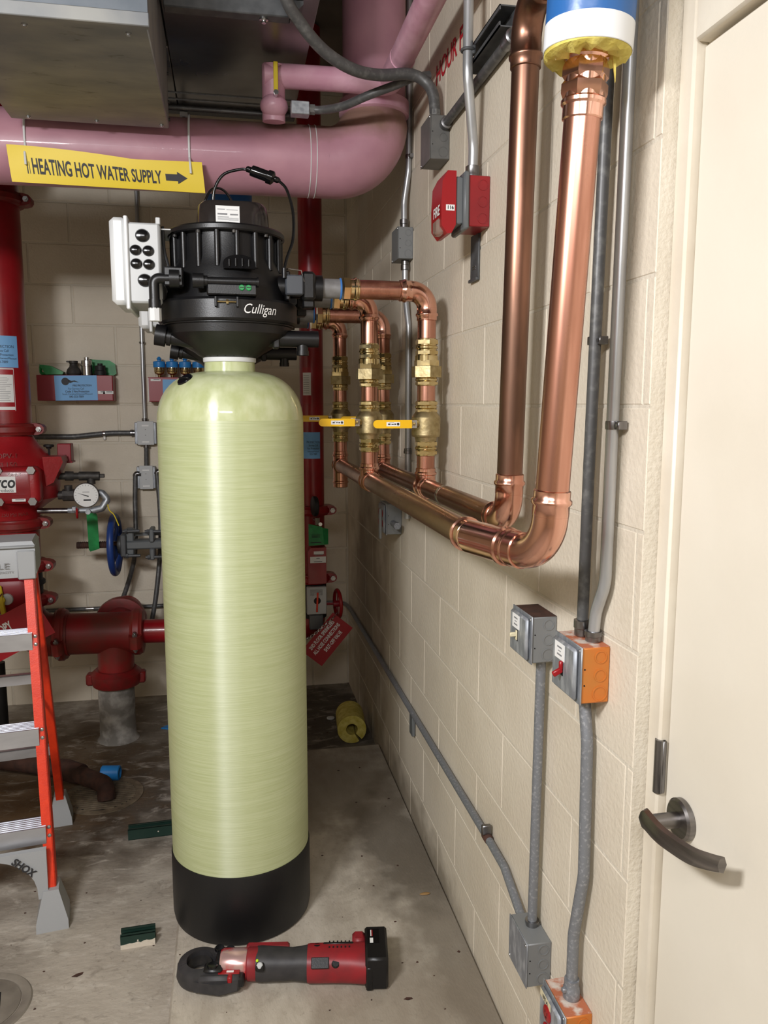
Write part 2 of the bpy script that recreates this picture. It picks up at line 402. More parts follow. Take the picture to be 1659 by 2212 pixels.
# door and frame
fr_ = B().box(.678,.80,1.1185,1.1565,.05,2.226,.004).box(.678,.80,.2,1.1185,2.141,2.226,.004).box(.70,.80,1.09,1.12,.05,2.15,.003).box(.74,.80,.2,1.10,2.12,2.15,.003)
tr = struct(fr_, 'trim_1', 'frame_paint', 'cream painted metal door frame set into the block wall')
dr = struct(B().box(.691,.735,.19,1.1135,.056,2.135,.003), 'door_1', 'door_paint', 'cream painted flush door with brushed steel lever')
b = B().lathe([(.0,0),(.031,0),(.033,.15),(.033,.75),(.029,1),(0,1)], (.691,1.056,.972), (-.014,0,0), 32, False)
b.build('rose', 'lever_steel', dr, 'round brushed steel rose')
b = B().cyl((.68,1.056,.972),(.628,1.056,.972),.0125,n=20); sp = b.build('lever_neck', 'lever_steel', dr)
pts = [(.623,1.064,.978),(.620,1.045,.982),(.617,1.015,.983),(.617,.985,.985),(.624,.936,.989),(.635,.909,.994),(.645,.893,.998)]
pp = spline(pts,5); b = B(); vs=[]; fs=[]
for i,p in enumerate(pp):
    q = i/(len(pp)-1); hh = .0185*(1-.35*q) * (min(1,.6+q*5)); tt=.007
    vs += [p+V((-tt*.6,0,-hh*.8)), p+V((-tt,0,0)), p+V((-tt*.6,0,hh*.8)), p+V((tt*.4,0,hh)), p+V((tt,0,0)), p+V((tt*.4,0,-hh))]
for i in range(len(pp)-1):
    for k in range(6): fs.append((i*6+k, i*6+(k+1)%6, i*6+6+(k+1)%6, i*6+6+k))
fs += [(0,1,2,3,4,5), tuple(range(len(vs)-6,len(vs)))[::-1]]
b.add(vs,fs).build('lever_handle', 'lever_steel', dr, 'curved brushed steel lever handle', angle=50)
b = B().cyl((.682,1.122,.985),(.682,1.122,1.076),.0085,n=16).box(.682,.690,1.113,1.13,.985,1.076,.002)
b.build('strike_lip', 'steel', tr, 'grey steel strike lip on the door frame')
t_ = text('HOUR FI', .08, fmap(WALF(WX,2.36,2.615)), 'stencil_red', wr, 'stencil_lettering', 1.0, .02, t=.0012)
t_['label'] = 'red stencilled lettering on the block wall'

# ================================================================== twin water softeners
def softener():
    X, Y = .008, 2.36
    t = thing('water_softener', 'tall pale green fibreglass softener tank with black valve head, standing in front', 'water softener', (X,Y,.05), 0, 'twin softener tanks on the pad')
    A = lambda z: (X,Y,z)
    L_ = lambda prof, n=64, cap=True: B().lathe([(r,z) for r,z in prof], (X,Y,0), (0,0,1), n, cap)
    boot = L_([(.202,.05),(.209,.056),(.2125,.075),(.2125,.262),(.211,.268),(.2085,.268),(.2085,.2)], 72, False).build('boot', 'black_boot', t, 'black plastic tank boot')
    L_([(.2085,.06),(.209,.4),(.209,1.56),(.2088,1.575)], 96, False).build('tank_body', 'tank', t, 'pale green wound fibreglass shell')
    prof = [((.072+(.2088-.072)*math.cos(q)**.9), 1.575+.135*math.sin(q)) for q in [PI/2*k/12 for k in range(12)]]+[(.0725,1.712),(.071,1.742)]
    L_(prof, 96, False).build('tank_dome', 'tank_dome', t, 'glossy domed tank shoulder and neck')
    L_([(.074,1.738),(.075,1.742),(.075,1.752),(.07,1.752)], 48).build('neck_ring', 'white_plastic', t, 'white neck ring')
    # inspection port on the shoulder
    n0 = V((-.5,-.42,.76)).normalized(); pc = V((X,Y,1.684))+V((-.122,-.092,.0))
    dp = B().lathe([(.0,1),(.021,1),(.024,.6),(.024,0)], pc-n0*.006, n0*.012, 24, False).build('port_cap', 'black_gloss', t, 'small black cap on the tank shoulder')
    B().box(-.019,.019,-.003,.003,0,.006,.001, Matrix.Translation(pc+n0*.005) @ n0.to_track_quat('Z','Y').to_matrix().to_4x4()).build('grip_bar', 'black_plastic', dp)
    # lower bowl, collar fins
    L_([(.075,1.75),(.088,1.757),(.098,1.765),(.162,1.800),(.176,1.812),(.178,1.834),(.184,1.836),(.184,1.842)], 64).build('lower_bowl', 'black_plastic', t, 'black cone shaped lower valve bowl', angle=14)
    b = B()
    for k in range(22):
        q = 2*PI*k/22; d = V((math.cos(q),math.sin(q),0)); e = V((-d.y,d.x,0))*.0025
        p = V((X,Y,1.752))+d*.08
        b.prism([p-e,p+e,p+e+d*.02+V((0,0,.016)),p-e+d*.02+V((0,0,.016))], V((0,0,.012)))
    b.build('collar_fins', 'black_plastic', t)['kind'] = 'stuff'
    band = L_([(.18,1.838),(.19,1.84),(.1945,1.846),(.1945,1.893),(.19,1.9),(.178,1.902)], 72).build('clamp_band', 'black_plastic', t, 'wide black clamp band around the valve', angle=18)
    text('Culligan', .036, cmap(X,Y,.1948,1.869,.44), 'white_paper', band, 'logo_lettering', .86, .0, t=.0006, shear=.35)
    cb = B().cyl((X-.028,Y-.2,1.885),(X+.022,Y-.2,1.885),.0022,n=8); hexnut(cb,(X-.006,Y-.2,1.885),(1,0,0),.0062,.006)
    cb.build('band_bolt', 'brass', band, 'small brass band bolt')
    B().box(X-.036,X-.03,Y-.206,Y-.19,1.872,1.898,.001).box(X+.02,X+.026,Y-.206,Y-.19,1.872,1.898,.001).build('band_lug', 'black_plastic', band)
    # main body, ribs
    L_([(.175,1.9),(.171,1.915),(.163,1.96),(.153,2.0),(.143,2.03),(.142,2.105)], 72).build('valve_body', 'black_plastic', t, 'black ribbed valve body')
    for k in range(18):
        q = 2*PI*(k+.5)/18; d = V((math.sin(q),-math.cos(q),0)); e = V((d.y,-d.x,0))
        p = V((X,Y,0))+d*.136
        rib = B()
        rib.prism([p-e*.006+V((0,0,1.985)), p+e*.006+V((0,0,1.985)), p+e*.006+d*.016+V((0,0,2.01)), p-e*.006+d*.016+V((0,0,2.01))], V((0,0,.092)))
        rib.cyl(p+d*.014+V((0,0,1.995)), p+d*.014+V((0,0,2.10)), .0075, n=10)
        rib.build('rib', 'black_plastic', t)
    fl = L_([(.15,2.098),(.159,2.1),(.162,2.104),(.162,2.116),(.158,2.121),(.12,2.128)], 72).build('top_flange', 'black_plastic', t, 'round black top flange', angle=25)
    for k in range(10):
        q = 2*PI*(k+.2)/10; d = V((math.sin(q),-math.cos(q),0)); p = V((X,Y,2.092))+d*.153
        B().cyl(p, p+V((0,0,.012)), .006, n=10).build('flange_screw', 'dark_iron', fl)
    # louvre arch on the front
    ar = [V((X+.03+.042*math.cos(q), 0, 2.0+.026*math.sin(q))) for q in [PI*k/10 for k in range(11)]]
    hood = B().prism([V((p.x,Y-.168,p.z)) for p in ar]+[V((X-.012,Y-.172,1.985)),V((X+.072,Y-.172,1.985))][::1], V((0,.02,0)))
    hood.build('vent_hood', 'black_gloss', t, 'arched vent hood')
    for k in range(4):
        B().box(X+.002+k*.017,X+.006+k*.017,Y-.176,Y-.165,1.99,2.016-.003*abs(k-1.5),.001).build('vent_fin', 'black_plastic', t)
    # side pipe with union and manifold plate, front
    pz = 1.938; py = Y-.188
    mp_ = B().box(X-.055,X+.075,Y-.196,Y-.15,1.902,1.932,.004).build('manifold_block', 'black_plastic', t, 'black manifold block')
    for dx in (.035,.053):
        s_ = B().lathe([(0,1),(.006,1),(.0075,.7),(.0075,0)], (X+dx,Y-.196,1.922), (0,-.004,0), 18, False).build('green_plug', 'green_tag', mp_, 'bright green screw plug')
        B().box(X+dx-.0055,X+dx+.0055,Y-.2012,Y-.2,1.9212,1.9228).build('screw_slot', 'black', s_)
    B().lathe([(0,1),(.007,1),(.007,0)], (X+.03,Y-.15,1.803), (0,-.008,.006), 16, False).build('green_plug', 'green_tag', t)
    b = B().cyl((X-.07,py,pz),(X+.075,py,pz),.0105,n=16); b.cyl((X+.075,py,pz),(X+.08,py,pz),.013,n=16)
    st = b.build('side_pipe', 'black_plastic', t)
    b = B().cyl((X-.09,py,pz),(X-.062,py,pz),.019,n=12).cyl((X-.062,py,pz),(X-.052,py,pz),.0135,n=16); b.build('union_nut', 'black_plastic', st)
    # right: actuator blocks on the two ports
    for yy, nm in ((Y-.06,'front'),(Y+.16,'rear')):
        b = B().cyl((X+.13,yy,1.945),(X+.2,yy,1.945),.03,n=24).box(X+.155,X+.17,yy-.04,yy+.04,1.905,1.985,.004)
        po = b.build('port', 'black_plastic', t)
        B().box(X+.155,X+.205,yy-.058,yy-.02,1.918,1.972,.004).build('actuator', 'grey_block', po, 'dark grey square actuator')
        b = B().box(X+.2,X+.24,yy-.045,yy+.04,1.906,1.985,.008).cyl((X+.235,yy,1.945),(X+.262,yy,1.945),.036,n=24).box(X+.206,X+.236,yy-.03,yy+.02,1.888,1.91,.003)
        b.build('port_housing', 'black_plastic', po)
        B().cyl((X+.262,yy,1.945),(X+.315,yy,1.945),.0275,n=28).build('nipple', 'pvc_grey', po, 'grey pipe nipple')
        B().lathe([(.028,0),(.0305,.3),(.0305,.7),(.028,1)],(X+.312,yy,1.945),(.006,0,0),28).build('seal_ring', 'blue_tape', po, 'blue seal ring')
        b = B().tube([(X+.155,yy-.02,1.988),(X+.165,yy-.04,1.99),(X+.2,yy-.045,1.985),(X+.207,yy-.047,1.955)],.0018,8); b.build('wire_clip', 'steel_bright', po)
    # drains and unions near the bowl
    b = B().cyl((X+.09,Y-.06,1.803),(X+.25,Y-.06,1.803),.023,n=22).cyl((X+.205,Y-.06,1.803),(X+.205,Y-.06,1.757),.016,n=18).cyl((X+.205,Y-.06,1.77),(X+.205,Y-.06,1.757),.018,n=18)
    b.box(X+.12,X+.14,Y-.085,Y-.035,1.775,1.83,.004).build('drain_port', 'black_plastic', t, 'black drain outlet with elbow')
    b = B().cyl((X-.19,Y-.05,1.808),(X-.08,Y-.05,1.79),.02,n=20).cyl((X-.2,Y-.05,1.81),(X-.172,Y-.05,1.805),.029,n=20).cyl((X-.168,Y-.05,1.805),(X-.158,Y-.05,1.803),.025,n=20)
    b.build('brine_port', 'black_plastic', t, 'black threaded port on the left')
    # left elbow with white compression nut
    b = B().tube(fillet([(X-.12,Y-.16,1.945),(X-.19,Y-.16,1.945),(X-.19,Y-.16,1.888)],.016),.0135,14).cyl((X-.125,Y-.16,1.945),(X-.15,Y-.16,1.945),.024,n=20).cyl((X-.19,Y-.16,1.89),(X-.19,Y-.16,1.866),.0155,n=16)
    el = b.build('brine_elbow', 'black_plastic', t, 'black elbow on the left of the head')
    B().cyl((X-.19,Y-.16,1.868),(X-.19,Y-.16,1.835),.0165,n=8).build('compression_nut', 'white_plastic', el, 'white compression nut')
    B().box(X-.165,X-.115,Y-.17,Y-.1,1.925,1.975,.004).build('inlet_block', 'black_plastic', t)
    # top cover
    def rrect(z, sx, sy, cr, n=6):
        o = []
        for (cx,cy,q0) in ((1,1,0),(-1,1,PI/2),(-1,-1,PI),(1,-1,1.5*PI)):
            for k in range(n+1):
                q = q0+PI/2*k/n; o.append(V((X+.018+cx*(sx-cr)+cr*math.cos(q), Y+cy*(sy-cr)+cr*math.sin(q), z)))
        return o
    b = B(); rings = [rrect(2.122,.1,.085,.05), rrect(2.165,.098,.083,.05), rrect(2.195,.094,.079,.05), rrect(2.207,.085,.07,.045), rrect(2.210,.07,.055,.04)]
    n = len(rings[0]); fs = []
    for k in range(len(rings)-1):
        for i in range(n): fs.append((k*n+i,k*n+(i+1)%n,(k+1)*n+(i+1)%n,(k+1)*n+i))
    fs.append(tuple(range((len(rings)-1)*n, len(rings)*n)))
    cv = b.add([p for r in rings for p in r], fs).build('top_cover', 'smoke', t, 'smoked plastic top cover')
    fr = FR((X+.004,Y-.0842,2.160),(1,0,0),(0,.04,1))
    lb = plate(B(), fr, .064, .054, .001, .0003).build('rating_label', 'white_paper', cv, 'white rating label')
    b = bars(B(), (fr[0]+fr[3]*.001,)+fr[1:], [(-.017,.016,.02,.002),(.012,.015,.03,.0016),(-.014,.002,.026,.005),(.017,.001,.021,.004)]+[(-.012,-.006-.003*k,.03,.001) for k in range(4)]+[(.016,-.01-.003*k,.026,.001) for k in range(3)])
    b.build('label_print', 'print_grey', lb)['kind'] = 'stuff'
    # cables
    cbl = B().tube(spline([(X-.035,Y-.05,2.185),(X-.03,Y-.055,2.24),(X-.005,Y-.06,2.285),(X+.04,Y-.065,2.302),(X+.065,Y-.07,2.3)],8),.0042,10)
    cbl = cbl.build('power_cable', 'black_gloss', t, 'black cable looping over the head')
    c0 = V((X+.068,Y-.07,2.3)); c1 = V((X+.14,Y-.08,2.272)); ax = c1-c0
    B().lathe([(.006,-.16),(.009,-.12),(.009,0),(.0155,.04),(.0165,.1),(.0165,.62),(.0205,.64),(.0205,.82),(.016,.86),(.009,.9),(.009,1.02),(.005,1.1)], c0, ax, 20).build('cable_connector', 'black_gloss', cbl, 'black round cable connector')
    B().tube(spline([c1+ax*.05,(X+.165,Y-.09,2.24),(X+.18,Y-.1,2.17),(X+.178,Y-.11,2.09),(X+.16,Y-.115,2.03),(X+.152,Y-.118,1.992)],8),.0042,10).build('cable_tail', 'black_gloss', cbl)
    B().cyl((X+.152,Y-.118,2.0),(X+.152,Y-.118,1.97),.0065,n=12).build('cable_gland', 'black_plastic', cbl)
    B().tube(spline([(X-.06,Y-.03,2.18),(X-.055,Y-.035,2.215),(X-.035,Y-.03,2.25),(X-.005,Y-.02,2.25),(X+.018,Y-.012,2.215),(X+.022,Y-.01,2.18)],8),.0035,10).build('sensor_cable', 'black_gloss', t, 'thin black cable loop on the cover')
    # controller box on a bracket
    yb = Y-.12
    bx = B().box(X-.262,X-.172,yb,yb+.2,1.886,2.112,.006).build('control_box', 'light_grey', t, 'pale grey controller box on the left of the valve head')
    b = B().box(X-.306,X-.262,yb-.004,yb+.204,1.88,2.125,.012).box(X-.269,X-.258,yb-.008,yb+.208,1.868,2.128,.003)
    b.build('box_lid', 'white_plastic', bx, 'thick pale grey lid')
    for dx,dz,r_ in ((-.216,2.075,.0185),(-.2345,2.034,.0152),(-.2025,2.033,.0152),(-.234,1.996,.0152),(-.202,1.995,.0152),(-.214,1.95,.0185)):
        B().lathe([(r_,0),(r_,.35),(r_*.85,.75),(r_*.45,.95),(0,1)], (X+dx,yb+.001,dz), (0,-.009,0), 24, False).build('grommet', 'black_gloss', bx, 'black domed grommet')
    b = B().box(X-.174,X-.171,yb+.01,yb+.19,1.9,2.105).box(X-.172,X-.145,yb+.02,yb+.17,2.098,2.101).box(X-.182,X-.17,yb-.0,yb+.02,2.108,2.128,.002)
    b.build('bracket', 'light_grey', t, 'pale sheet metal bracket')
    b = B().tube(spline([(X-.168,yb+.03,2.09),(X-.166,yb+.03,2.03),(X-.155,yb+.03,1.98),(X-.15,yb+.035,1.93)],6),.004,8)
    b.build('control_cable', 'black_rubber', t)
    UP = ('rib','valve_body','top_flange','flange_screw','vent_hood','vent_fin','top_cover','rating_label','label_print','power_cable','cable_connector','cable_tail','cable_gland','sensor_cable')
    CB = ('control_box','box_lid','grommet','bracket')
    def remap(o):
        nm = o.name.split('.')[0]
        if o.type == 'MESH' and (nm in UP or nm in CB):
            k, z0 = (.88,1.9) if nm in UP else (.915,1.88)
            for v in o.data.vertices:
                if v.co.z+.05 > z0: v.co.z = z0-.05+(v.co.z+.05-z0)*k
                if nm in CB and nm != 'box_lid': v.co.x -= .002
                elif nm in CB: v.co.x += .004
        for c in o.children: remap(c)
    remap(t)
    return t
sf = softener()
s2 = copy_tree(sf); s2.location = (.003, 3.04, .05)
s2['label'] = 'second softener tank hidden behind the front one, only its ports and box corner showing'
# ================================================================== copper piping
RC = .027
def sleeve(b, p0, p1, r=RC, bead=.5, two=False):
    p0, p1 = V(p0), V(p1); L = (p1-p0).length; e = .0035/L
    prof = [(r+.0006,0),(r+.0028,e*.5)]
    for c in ([bead] if not two else [.22,.78]):
        prof += [(r+.0028,c-e*1.6),(r+.006,c-e*.7),(r+.006,c+e*.7),(r+.0028,c+e*1.6)]
    prof += [(r+.0028,1-e*.5),(r+.0006,1)]
    return b.lathe(prof, p0, p1-p0, 30)
def elbow(name, m, parent, a, corner, c, rad=.055, ext=.035, r=RC):
    """press elbow at 'corner' between directions to a and c; collars at both ends"""
    a, k, c = V(a), V(corner), V(c); da = (a-k).normalized(); dc = (c-k).normalized()
    pa, pc = k+da*rad, k+dc*rad
    b = B().tube(fillet([pa+da*.002, k, pc+dc*.002], rad*.98, 12), r+.0024, 28)
    sleeve(b, pa-da*.004, pa+da*ext, r, .55); sleeve(b, pc-dc*.004, pc+dc*ext, r, .55)
    return b.build(name, m, parent, angle=50)
def pipe(name, m, parent, p0, p1, r=RC, label=None): return B().cyl(p0, p1, r, n=32).build(name, m, parent, label)
def tee(parent, c, run, branch, m='copper_new', rl=.045, bl=.05):
    c, d, e = V(c), V(run).normalized(), V(branch).normalized()
    b = B(); sleeve(b, c-d*rl, c+d*rl, RC, two=True); sleeve(b, c, c+e*bl, RC, .72)
    return b.build('tee', m, parent)
def press_brass(parent, p0, p1):
    b = B(); p0, p1 = V(p0), V(p1); sleeve(b, p0, p1, RC, .5)
    L = p1-p0; b.lathe([(.031,0),(.0346,.12),(.0346,.88),(.031,1)], p0+L*.06, L*.3, 6); b.lathe([(.031,0),(.0346,.12),(.0346,.88),(.031,1)], p0+L*.66, L*.26, 6)
    return b.build('press_collar', 'brass', parent, angle=30)
def riser(parent, x, y, zt, zh, lever=True, tagx=0):
    """vertical drop: elbow axis height zt to header zh, with union and ball valve"""
    Zs = lambda f: zt+(zh-zt)*f
    P = lambda f: (x,y,Zs(f))
    pipe('pipe', 'copper_pipe', parent, P(.08), P(.30)); pipe('pipe', 'copper_pipe', parent, P(.44), P(.60)); pipe('pipe', 'copper_pipe', parent, P(.80), P(.97))
    press_brass(parent, P(.235), P(.325))
    un = B().lathe([(.03,0),(.034,.1),(.034,1)],P(.318),V(P(.35))-V(P(.318)),30).build('union_body', 'brass', parent)
    hexnut(B(), P(.345), (0,0,-1), .038, .016).build('union_ring', 'brass', un)
    hexnut(B(), P(.375), (0,0,-1), .0455, .032).build('union_nut', 'brass_cast', un, 'large brass hexagonal union nut')
    press_brass(parent, P(.41), P(.475)); press_brass(parent, P(.55), P(.615))
    vb = B().lathe([(.031,0),(.0415,.16),(.043,.2),(.043,.78),(.041,.84),(.034,.85),(.031,1)], P(.605), V(P(.76))-V(P(.605)), 36).build('valve_body', 'brass_cast', parent, 'cast brass ball valve body', angle=16)
    press_brass(parent, P(.755), P(.835))
    if lever:
        zc = Zs(.668); s0 = V((x-.036,y-.026,zc)); s1 = V((x-.052,y-.04,zc))
        st = B().cyl(s0, s1, .011, n=16); hexnut(st, s1, (s1-s0), .009, .006)
        st.build('stem', 'brass_cast', vb)
        hy = s1.y-.004; x1 = s1.x+.01; x0 = x1-.125
        lv = B().box(x1-.014,x1+.004,hy-.002,hy+.002,zc-.012,zc+.012,.001).build('lever_root', 'steel_bright', vb)
        poly = [V((x1-.012,hy-.003,zc-.012)), V((x1-.012,hy-.003,zc+.012))]+[V((x0+.011+.012*math.cos(q),hy-.003,zc+.012*math.sin(q))) for q in [PI/2+PI*k/8 for k in range(9)]]
        B().prism(poly, V((0,.006,0))).build('lever', 'yellow', vb, 'yellow dipped lever handle')
        fr = CAMF((x0+x1)/2-.005,hy-.0032,zc)
        plate(B(), fr, .04, .0125, .0006).build('lever_sticker', 'white_paper', vb)
        bars(B(), (fr[0]+fr[3]*.0006,)+fr[1:], [(-.012,-.0003,.007,.0042),(-.002,-.0005,.007,.003),(.0055,-.0003,.005,.0042),(-.005,.0042,.014,.0008)]).build('sticker_print', 'print_ink', vb)['kind'] = 'stuff'
        B().lathe([(0,1),(.0038,1),(.0038,0)], fr[0]+V((.014,-.0006,0)), (0,-.0006,0), 12, False).build('sticker_mark', 'print_ink', vb)
    tee(parent, (x,y,zh), (0,1,0), (0,0,1), bl=.058)
    return vb
ZP, ZHD = 1.945, 1.372
XF, XR = .445, .578
def port_feed(parent, y, x):
    """brass adapter from the softener port, copper stub, elbow into the drop"""
    x0 = .331
    b = B(); hexnut(b, (x0,y,ZP), (1,0,0), .034, .018); ad = b.build('hex_adapter', 'brass', parent, 'brass hexagonal adapter')
    b = B(); sleeve(b, (x0+.018,y,ZP), (x0+.046,y,ZP), RC, .6); b.build('press_collar', 'brass', parent)
    if x-x0 > .2: pipe('pipe', 'copper_pipe', parent, (x0+.04,y,ZP), (x-.06,y,ZP))
    elbow('elbow', 'copper_new', parent, (x-.3,y,ZP), (x,y,ZP), (x,y,1.5), .05 if x-x0 > .2 else .046, .034 if x-x0 > .2 else .02)
ft = thing('copper_pipe_assembly', 'front copper pipe run rising bright beside the door into white and blue insulation', 'pipe', (XF,2.5,ZHD), 0, 'copper pipe runs')
for y in (2.52, 3.20):
    port_feed(ft, y, XF); riser(ft, XF, y, ZP, ZHD)
# header run
pipe('header_pipe', 'copper_run', ft, (XF,3.2,ZHD), (XF,2.52,ZHD)); hd = pipe('header_pipe', 'copper_run', ft, (XF,2.52,ZHD), (XF,1.40,ZHD), label='brownish copper header running toward the door')
b = B(); sleeve(b, (XF,3.2,ZHD+.02), (XF,3.2,ZHD-.09), RC, .8); b.build('end_cap', 'copper_new', ft, 'capped copper end')
P1 = V((XF,1.41,ZHD)); P2 = V((.506,1.192,ZHD)); d12 = (P2-P1).normalized()
b = B(); sleeve(b, P1+V((0,.05,0)), P1+V((0,.0,0)), RC+.001, .3); b.ball(P1, RC+.0032, (1,1,1), 24, 14); sleeve(b, P1, P1+d12*.16, RC+.002, .7); b.build('coupling', 'copper_new', ft, 'bright copper coupling')
A0 = V((.508,1.19,1.45)); A1 = V((.528,1.152,2.14))
dA = (A1-A0).normalized(); K = A0-dA*(A0.z-ZHD)
elbow('elbow', 'copper_new', ft, P1, K, A1, .072, .04)
pipe('riser_pipe', 'copper_pipe', ft, K+dA*.09, K+dA*.70, label='bright copper riser')
b = B(); sleeve(b, K+dA*.665, K+dA*.775, RC, two=True)
b.lathe([(.0315,0),(.0345,.15),(.0345,.4),(.0305,.5),(.0345,.6),(.0345,.85),(.0315,1)], K+dA*.694, dA*.05, 6, ph=.3)
b.build('coupling', 'copper_new', ft, 'crimped copper coupling', angle=30)
pipe('riser_pipe', 'copper_new', ft, K+dA*.76, K+dA*1.2)
# rear run
rr_ = thing('copper_pipe_assembly', 'rear copper pipe run close to the wall, rising as a brown weathered pipe', 'pipe', (XR,2.3,ZHD), 0, 'copper pipe runs')
for y in (2.30, 2.98):
    port_feed(rr_, y, XR); riser(rr_, XR, y, ZP, ZHD)
pipe('header_pipe', 'copper_run', rr_, (XR,2.98,ZHD), (XR,2.30,ZHD)); pipe('header_pipe', 'copper_run', rr_, (XR,2.30,ZHD), (XR,1.66,ZHD))
B().lathe([(RC+.0005,0),(RC+.0014,.1),(RC+.0014,.9),(RC+.0005,1)], (XR,2.09,ZHD), (0,-.02,0), 28).build('tape_ring', 'steel_bright', rr_, 'thin silver ring on the copper header')
BX = XR+.006; By0, By1 = 1.595, 1.555
elbow('elbow', 'copper_new', rr_, (XR,2.3,ZHD), (BX,By0,ZHD), (BX,By1,2.3), .062, .04)
pipe('riser_pipe', 'copper_dull', rr_, (BX,By0-.003,ZHD+.09), (BX,By1,2.27), label='brown weathered copper riser')
elbow('elbow', 'copper_dull', rr_, (BX,By1,2.0), (BX,By1,2.372), (BX-.01,1.2,2.39), .062, .045)
pipe('pipe', 'copper_dull', rr_, (BX,By1-.09,2.3735), (BX-.012,.55,2.40))
# insulated top of the front riser
tp = thing('pipe_insulation', 'yellow fibreglass pipe insulation in white and blue jacket around the copper riser top', 'insulation', tuple(K+dA*.752), 0)
q0 = K+dA*.752
b = B(); n = 40; vs=[]; fs=[]
rn = [(.0275,0),(.03,-.003),(.046,-.006),(.057,-.004),(.0625,.0),(.0625,.06)]
random.seed(3)
for k,(r_,h) in enumerate(rn):
    for i in range(n):
        q = 2*PI*i/n; j = (random.random()-.5)*.009 if 0 < k < 4 else 0
        vs.append(q0+V((math.cos(q),math.sin(q),0))*r_+dA*(h+j))
for k in range(len(rn)-1):
    for i in range(n): fs.append((k*n+i,k*n+(i+1)%n,(k+1)*n+(i+1)%n,(k+1)*n+i))
b.add(vs,fs).build('fibreglass', 'insulation', tp, 'ragged yellow fibreglass end')
B().lathe([(.063,0),(.064,.02),(.064,.98),(.063,1)], q0+dA*.004, dA*.036, 48, False).build('white_jacket', 'white_jacket', tp, 'white jacket band')
B().lathe([(.0625,0),(.0635,.01),(.0635,1)], q0+dA*.038, dA*.5, 48, False).build('blue_jacket', 'blue_jacket', tp, 'blue plastic jacket')
B().prism([q0+V((.03,-.02,-.004)),q0+V((.036,-.02,-.004)),q0+V((.035,-.022,-.04))], V((.001,.004,0))).build('loose_fibre', 'insulation', tp)
# ================================================================== electrical work on the right wall
def knock(b, fr, dx, dy, r, t=.0013): return b.add(*ring_geo(fr, dx, dy, r, t))
def ring_geo(fr, dx, dy, r, t, n=24, wd=.001):
    o,a,u,nn = fr; vs=[]; fs=[]
    for i in range(n):
        q = 2*PI*i/n; d = a*math.cos(q)+u*math.sin(q); c = o+a*dx+u*dy
        vs += [c+d*(r-wd), c+d*(r-wd)+nn*t, c+d*(r+wd)+nn*t, c+d*(r+wd)]
    for i in range(n):
        j = (i+1)%n
        for k in range(4): fs.append((i*4+k, j*4+k, j*4+(k+1)%4, i*4+(k+1)%4))
    return vs, fs
def wall_box(name, label, cat, y0, y1, z0, z1, depth, mb, mtop=None, mcover=None, cover='flat', knocks=True):
    """box on the right wall; cover faces -X, near side faces -Y"""
    yc = (y0+y1)/2; zc = (z0+z1)/2; xf = WX-depth
    t = thing(name, label, cat, (WX-.0005,yc,zc))
    B().box(xf,WX-.0005,y0,y1,z0,z1,.002).build('box_body', mb, t)
    if mtop: B().box(xf+.002,WX-.001,y0+.002,y1-.002,z1-.0005,z1+.0008).build('box_top', mtop, t, 'rusty speckled top')
    mcover = mcover or mb
    if cover == 'raised':
        b = B().box(xf-.0025,xf+.0005,y0-.003,y1+.003,z0-.002,z1+.002,.001); plate(b, WALF(xf-.0022,yc,zc), (y1-y0)*.9, (z1-z0)*.93, .010, .008)
        cv = b.build('cover', mcover, t); xc = xf-.0122
    else:
        cv = B().box(xf-.002,xf+.0005,y0-.0015,y1+.0015,z0-.001,z1+.001,.0008).build('cover', mcover, t); xc = xf-.002
    for dy,dz in ((-1,1),(1,-1)):
        B().lathe([(0,1),(.0028,.9),(.0035,0)], (xf-.002,yc+dy*((y1-y0)/2-.006),zc+dz*((z1-z0)/2-.006)), (-.002,0,0), 10, False).build('cover_screw', 'screw', cv)
    if knocks:
        b = B(); fr = FR((WX-depth/2,y0,zc),(1,0,0),(0,0,1))
        for k,dz in enumerate((.33,0,-.33)): knock(b, fr, depth*.16, dz*(z1-z0), depth*(.2 if k < 2 else .24))
        b.build('knockout', mb, t)
        b = B()
        for dz in (.12,-.17): b.lathe([(0,1),(.0016,1),(.0016,0)], (xf+.006,y0-.0002,zc+dz*(z1-z0)), (0,-.0004,0), 10, False)
        b.build('screw_hole', 'void', t)
    return t, cv, xc
def conduit(name, label, pts, r, m, fil=.05, straps=(), couple=(), n=14):
    t = thing(name, label, 'conduit', tuple(pts[0]))
    P = fillet(pts, fil, 6) if len(pts) > 2 else [V(p) for p in pts]
    B().tube(P, r, n).build('tube', m, t)
    for p in straps:
        p = V(p); b = B().lathe([(r+.0012,0),(r+.0016,.2),(r+.0016,.8),(r+.0012,1)], p-V((0,0,.007)), (0,0,.014), 16)
        b.box(p.x-.002,p.x+r+.004,p.y-r-.014,p.y-r+.002,p.z-.007,p.z+.007,.001); b.cyl((p.x-.004,p.y-r-.008,p.z),(p.x,p.y-r-.008,p.z),.0035,n=6)
        b.build('strap', 'steel', t, 'one-hole steel strap')
    for p,d,L in couple:
        p = V(p); d = V(d).normalized()
        B().lathe([(r+.0006,0),(r+.0035,.06),(r+.0035,.45),(r+.005,.5),(r+.005,.95),(r+.001,1)], p, d*L, 16).build('connector', 'steel', t, 'steel conduit connector')
    return t
